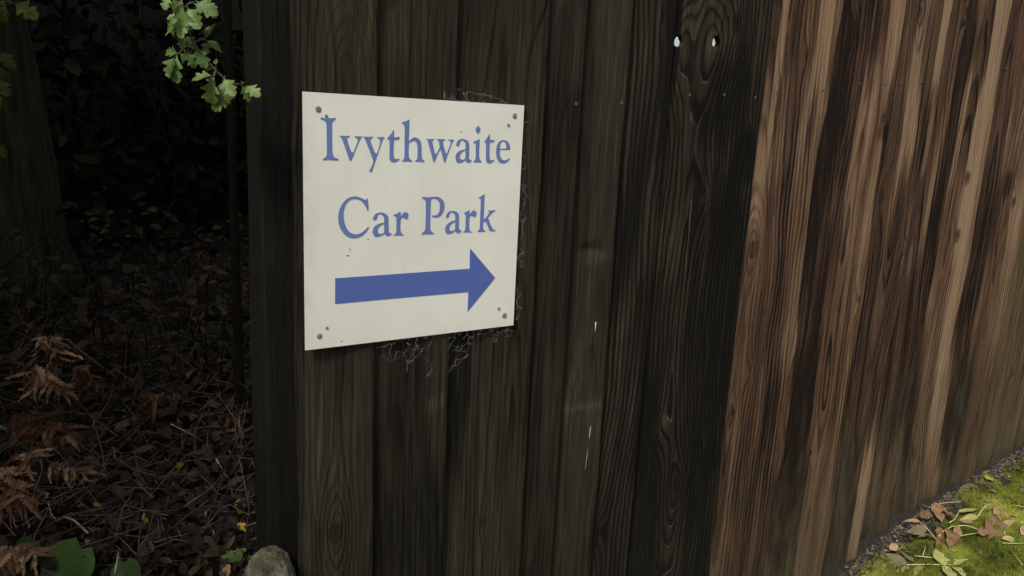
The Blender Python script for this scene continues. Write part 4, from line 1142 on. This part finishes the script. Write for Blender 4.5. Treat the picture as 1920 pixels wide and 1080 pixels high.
for (a_, c_, ang, L, tnt) in ((450, 1052, -95, 26, .8), (450, 1055, 170, 24, .7), (456, 1075, -70, 28, .95), (448, 1072, 170, 24, .9), (445, 1050, 200, 30, .5), (460, 1050, -15, 26, .4), (452, 1078, 60, 24, .8)):
    p = at(a_, c_, sd0.y-.02); pxm = .9e-3
    an = math.radians(ang)
    b = MB(); leaf(b, p, Vector(C_R)*math.cos(an)-Vector(C_U)*math.sin(an)-Vector(_fw)*.3, -Vector(_fw)*.6+Vector((0, 0, .7)), L*pxm, L*pxm*.55, 'oval', .4, .25, tnt, 9, rr=r2)
    b.build('leaf', M_GREEN, seed_)

# ------------------------------------------------------------------ mossy ground at the right
def moss_mat():
    m, t, b = new_mat('moss')
    g = NG(t); ti = g.attr('tint'); p = g.geo()
    n = g.noise(p, 11, 5, .7)
    f = g.math('ADD', g.math('MULTIPLY', ti, .6), g.math('MULTIPLY', g.sstep(n, .25, .75), .5))
    col = g.ramp(f, [(.22, (.045, .058, .010, 1)), (.52, (.15, .17, .026, 1)), (.85, (.36, .36, .07, 1))])
    g.l.new(col, b.inputs['Base Color']); b.inputs['Roughness'].default_value = .9; b.inputs['Specular IOR Level'].default_value = .1
    tr = t.nodes.new('ShaderNodeBsdfTranslucent'); g.l.new(col, tr.inputs['Color'])
    mx = t.nodes.new('ShaderNodeMixShader'); mx.inputs[0].default_value = .25
    g.l.new(b.outputs[0], mx.inputs[1]); g.l.new(tr.outputs[0], mx.inputs[2]); g.l.new(mx.outputs[0], t.nodes['Material Output'].inputs['Surface'])
    return m
M_MOSS = moss_mat()
r3 = random.Random(21)
lat = np.random.RandomState(5).uniform(-1, 1, (80, 80))
lat2 = np.random.RandomState(6).uniform(-1, 1, (300, 300))
def moss_h(x, y):
    a = float(bic(lat, np.array((x-.8)/.09+1), np.array((y+1.6)/.09+1))); c = float(bic(lat2, np.array((x-.8)/.025+1), np.array((y+1.6)/.025+1)))
    return a, c
def moss_cover(x, y):
    a, c = moss_h(x, y)
    e = min(1, max(0, (-y-.022+.035*a+.025*c)/.04))
    gone = 1 if a*.7+c*.5 > -1.15 else 0
    return e*gone, a, c
mb = MB()
gxs = np.arange(.9, 3.3, .016); gys = np.arange(-1.3, .0, .016)
nxm = len(gxs)
ms = []
for y in gys:
    for x in gxs:
        cv, a, c = moss_cover(x, y)
        mb.v.append((x, y, front_ground(x)-.004+cv*(.019+.010*a+.006*c)))
        mb.t.append(.32+.2*a)
mb.f = [(j*nxm+i, j*nxm+i+1, (j+1)*nxm+i+1, (j+1)*nxm+i) for j in range(len(gys)-1) for i in range(nxm-1)]
vt = mb.v
for k in range(60000):
    x = r3.uniform(1.2, 3.2); y = r3.uniform(-.95, -.03)
    cv, a, c = moss_cover(x, y)
    if cv < .4: continue
    z = front_ground(x)-.004+cv*(.019+.010*a+.006*c)
    L = r3.uniform(.004, .011); an = r3.uniform(0, 6.28); ti = max(0, min(1, .45+.35*a+.2*c+r3.gauss(0, .18)))
    dx, dy = math.cos(an)*.0016, math.sin(an)*.0016
    tx, ty = r3.gauss(0, .5)*L, r3.gauss(0, .5)*L
    mb.add([(x-dx, y-dy, z-.002), (x+dx, y+dy, z-.002), (x+tx, y+ty, z+L)], [(0, 1, 2)], ti)
tag(mb.build('moss', M_MOSS, smooth=False), kind='stuff')
def grit_mat():
    m, t, b = new_mat('grit')
    g = NG(t); col = g.ramp(g.attr('tint'), [(0, (.022, .017, .010, 1)), (.6, (.075, .060, .040, 1)), (.9, (.14, .12, .09, 1)), (1, (.40, .36, .29, 1))])
    g.l.new(col, b.inputs['Base Color']); b.inputs['Roughness'].default_value = .9
    return m
M_CRUMB = plain('leaf_crumb', (.05, .03, .018, 1), (.16, .11, .07, 1), 90, .9)
M_GRIT = grit_mat()
gm = MB()
for k in range(6000):
    x = r3.uniform(1.2, 3.2); y = -abs(r3.gauss(0, .035)) if k % 4 else r3.uniform(-.95, 0)
    cv, a, c = moss_cover(x, y)
    if cv > .5 and r3.random() < .93: continue
    s = r3.uniform(.0012, .0045)*(2.0 if r3.random() < .05 else 1)
    z = front_ground(x)+cv*.012+s*.2
    R3 = Matrix.Rotation(r3.uniform(0, 6.28), 3, Vector((r3.gauss(0, 1), r3.gauss(0, 1), r3.gauss(0, 1))).normalized())
    vs = [Vector((x, y, z))+R3 @ Vector((u*s*r3.uniform(.7, 1.2), v*s*r3.uniform(.6, 1.1), w_*s*r3.uniform(.5, .9))) for u, v, w_ in ((1, 0, 0), (-1, 0, 0), (0, 1, 0), (0, -1, 0), (0, 0, 1), (0, 0, -1))]
    gm.add(vs, [(0, 2, 4), (2, 1, 4), (1, 3, 4), (3, 0, 4), (2, 0, 5), (1, 2, 5), (3, 1, 5), (0, 3, 5)], r3.random()**1.5)
for k in range(380):                     # fine dry stalks and needles among the grit
    x = r3.uniform(1.3, 3.1); y = -abs(r3.gauss(.02, .06)); z = front_ground(x)+.010
    an = r3.uniform(0, 6.28); L = r3.uniform(.01, .05)
    gm.tube([(x, y, z), (x+math.cos(an)*L*.5, y+math.sin(an)*L*.5, z+r3.uniform(0, .006)), (x+math.cos(an)*L, min(-.002, y+math.sin(an)*L), z+r3.uniform(-.004, .006))], .0006, .0004, 3, .75+.25*r3.random())
tag(gm.build('grit', M_GRIT, smooth=False), kind='stuff')
cm = MB()
for k in range(420):                     # broken bits of dead leaf at the fence foot and on the moss
    x = r3.uniform(1.25, 3.1); y = -abs(r3.gauss(.02, .05)) if k % 3 else r3.uniform(-.9, -.02)
    cv, a, c = moss_cover(x, y); z = front_ground(x)+cv*.022+.004
    an = r3.uniform(0, 6.28); L = r3.uniform(.008, .022)
    leaf(cm, (x, y, z), (math.cos(an), math.sin(an), r3.gauss(0, .3)), (r3.gauss(0, .4), r3.gauss(0, .4), 1), L, L*.5, r3.choice(['oval', 'lance']), r3.uniform(-.5, 1.2), .3, r3.random(), 4, rr=r3, crum=.1)
tag(cm.build('leaf_crumbs', M_CRUMB), kind='stuff')
o = stone('pebble', (on_ground(1790, 947).x, on_ground(1790, 947).y, on_ground(1790, 947).z+.008), (.014, .012, .010), 8)
tag(o, 'small grey pebble in the grit close to the fence', 'pebble')

# fallen leaf sprays on the moss
M_FRESH = leaf_mat('fading_green_leaflet', [(0, (.16, .15, .06, 1)), (.5, (.27, .27, .09, 1)), (1, (.46, .46, .16, 1))], .5, .3, .25)
M_DRY = leaf_mat('dry_brown_leaflet', [(0, (.10, .055, .03, 1)), (.5, (.25, .155, .085, 1)), (1, (.44, .31, .18, 1))], .65, .2, .2)
M_DULL = leaf_mat('dull_olive_leaflet', [(0, (.09, .08, .045, 1)), (1, (.26, .23, .12, 1))], .6, .25, .2)
M_STALK = plain('yellow_leaf_stalk', (.42, .38, .18, 1), (.55, .48, .25, 1), 80, .5)
def gp(a_, c_, lift=.02):
    p = on_ground(a_, c_, lift)
    return p
def lay(b, a_, c_, ang, L, tnt, wr=.42, shape='lance', lift=.022, curl=None, crum=.05):
    """leaflet from pixel (a_, c_) along a direction in the picture, laid on the ground"""
    an = math.radians(ang)
    p = gp(a_, c_, lift); q = gp(a_+L*math.cos(an), c_+L*math.sin(an), lift+r3.uniform(-.006, .012))
    d = q-p
    leaf(b, p, d, Vector((r3.gauss(0, .3), -.35+r3.gauss(0, .25), 1)), d.length, d.length*wr*r3.uniform(.9, 1.1), shape, r3.uniform(-.2, .7) if curl is None else curl, r3.uniform(.1, .45), tnt, 16, r3.uniform(-.7, .7), rr=r3, crum=crum)
def leaf_spray(label, stalks, leaflets):
    base = gp(*stalks[0][0])
    t = thing('fallen_leaf_spray', label, 'leaf spray', base, 'fallen leaf sprays on the moss')
    for st in stalks:
        b = MB()
        pts = [gp(a_, c_, .020) for a_, c_ in st]
        b.tube(pts, .0016, .0011, 6); b.build('stalk', M_STALK, t)
    for (a_, c_, ang, L, tnt, mat, wr) in leaflets:
        b = MB(); lay(b, a_, c_, ang, L, tnt, wr); b.build('leaflet', mat, t)
    return t
leaf_spray('spray with round yellow green leaflets at the front of the moss', [[(1680, 1060), (1700, 1059), (1740, 1058), (1785, 1059), (1800, 1058)], [(1772, 1058), (1768, 1035)]],
           [(1768, 1060, -115, 36, .85, M_FRESH, .75), (1770, 1062, 55, 34, .75, M_FRESH, .6), (1786, 1062, 30, 32, .8, M_FRESH, .55), (1788, 1060, -25, 26, .6, M_FRESH, .5),
            (1702, 1061, 105, 30, .3, M_FRESH, .5), (1730, 1061, 110, 34, .25, M_FRESH, .45), (1668, 1060, 150, 22, .5, M_DULL, .45)])
leaf_spray('spray of grey green curled leaflets lying against the fence foot', [[(1715, 1042), (1750, 1046), (1795, 1050), (1815, 1049)]],
           [(1700, 1060, 210, 50, .55, M_DULL, .42), (1673, 1062, 222, 38, .9, M_DULL, .28), (1712, 1054, 225, 40, .5, M_DULL, .42), (1690, 1058, 170, 40, .2, M_DULL, .4), (1650, 1060, 130, 26, .3, M_DULL, .5)])
leaf_spray('spray with two long pale leaflets on a curled stalk in the middle of the moss', [[(1780, 980), (1790, 974), (1797, 962), (1799, 955)], [(1834, 968), (1842, 955), (1850, 947), (1862, 943)]],
           [(1798, 960, -8, 40, .75, M_FRESH, .3), (1834, 969, 175, 34, .7, M_FRESH, .36), (1862, 943, 200, 22, .4, M_DULL, .4)])
leaf_spray('spray with olive leaflets left of the brown heap', [[(1720, 976), (1738, 990), (1748, 1002), (1756, 1012)], [(1756, 1010), (1770, 995), (1785, 987), (1812, 985), (1835, 993)]],
           [(1738, 990, 168, 44, .5, M_DULL, .36), (1750, 1005, 190, 32, .7, M_DULL, .4), (1724, 976, 178, 32, .75, M_DRY, .26), (1752, 1008, 205, 20, .3, M_DULL, .45)])
BL = [(1745, 962, 165, 30, .2, .5, 'purplish brown leaf at the left of the heap'), (1757, 945, 75, 34, .5, .5, 'upright curled brown leaf on top of the heap'), (1770, 958, 50, 26, .25, .55, 'dark brown leaf in the middle of the heap'),
      (1765, 990, 98, 40, .45, .35, 'long brown leaf pointing toward the round green leaflets'), (1795, 985, 80, 34, .6, .35, 'tan leaf hanging at the right of the heap'), (1785, 995, 100, 28, .35, .5, 'rumpled brown leaf below the heap'),
      (1832, 1000, -15, 26, .35, .7, 'small cupped brown leaf right of the heap'), (1868, 950, 60, 32, .65, .55, 'folded tan leaf at the upper right of the moss'), (1862, 950, 20, 30, .8, .35, 'pale tan leaf with its edge raised at the upper right'),
      (1880, 985, -25, 26, .75, .5, 'thin tan leaf beside the folded one'), (1870, 975, 100, 32, .3, .7, 'large flat brown leaf at the right'), (1800, 977, 5, 30, .5, .25, 'narrow brown leaf between the pale leaflets and the heap')]
for (a_, c_, ang, L, tnt, wr, lb) in BL:
    b = MB(); lay(b, a_, c_, ang, L, tnt, wr*.9, 'lance', .026, r3.uniform(-.3, .8), .16)
    tag(b.build('dry_leaf', M_DRY), lb, 'leaf', 'dry brown leaves on the moss')
for (a_, c_, ang, L, tnt, wr, mat, lb) in ((1878, 1010, 2, 28, .8, .4, M_FRESH, 'pale green leaf alone at the right of the moss'), (1848, 897, -10, 14, .7, .9, M_FRESH, 'round yellow green leaf at the far end by the fence'),
                                      (1912, 980, 10, 24, .8, .4, M_FRESH, 'pale green leaf cut by the right edge'), (1845, 908, 200, 20, .3, .4, M_DULL, 'dull leaf beside the far round one'), (1668, 1030, -30, 18, .9, .7, M_DRY, 'cream coloured curled leaf touching the fence foot'),
                                      (1915, 1002, -40, 20, .9, .5, M_DRY, 'cream coloured leaf near the right edge')):
    b = MB(); lay(b, a_, c_, ang, L, tnt, wr, 'oval', .024)
    tag(b.build('fallen_leaf', mat), lb, 'leaf', 'loose pale leaves on the moss')
# thin stalks lying about
for pts, lb in (([(1840, 995), (1855, 985), (1868, 975)], 'pale stalk of the small cupped brown leaf'), ([(1800, 1005), (1820, 1001), (1833, 1000)], 'pale stalk lying left of the small cupped brown leaf'), ([(1883, 985), (1884, 1003)], 'upright thin stalk above the pale green leaf'),
            ([(1885, 946), (1905, 948), (1925, 951)], 'thin stalk at the upper right of the moss'), ([(1880, 1018), (1905, 1019), (1930, 1018)], 'long dry stalk at the right edge'), ([(1752, 945), (1780, 942), (1800, 941)], 'dry stalk in the grit beside the pebble'),
            ([(1770, 1025), (1785, 1031), (1790, 1033)], 'short yellow stalk behind the round green leaflets'), ([(1730, 1042), (1734, 1030), (1735, 1022)], 'short white stalk at the fence foot'), ([(1895, 1030), (1912, 1052), (1918, 1060)], 'dry stalk slanting at the right edge')):
    b = MB(); b.tube([gp(a_, c_, .022) for a_, c_ in pts], .0011, .0008, 5); tag(b.build('dry_stalk', M_STALK), lb, 'stalk', 'dry stalks on the moss')
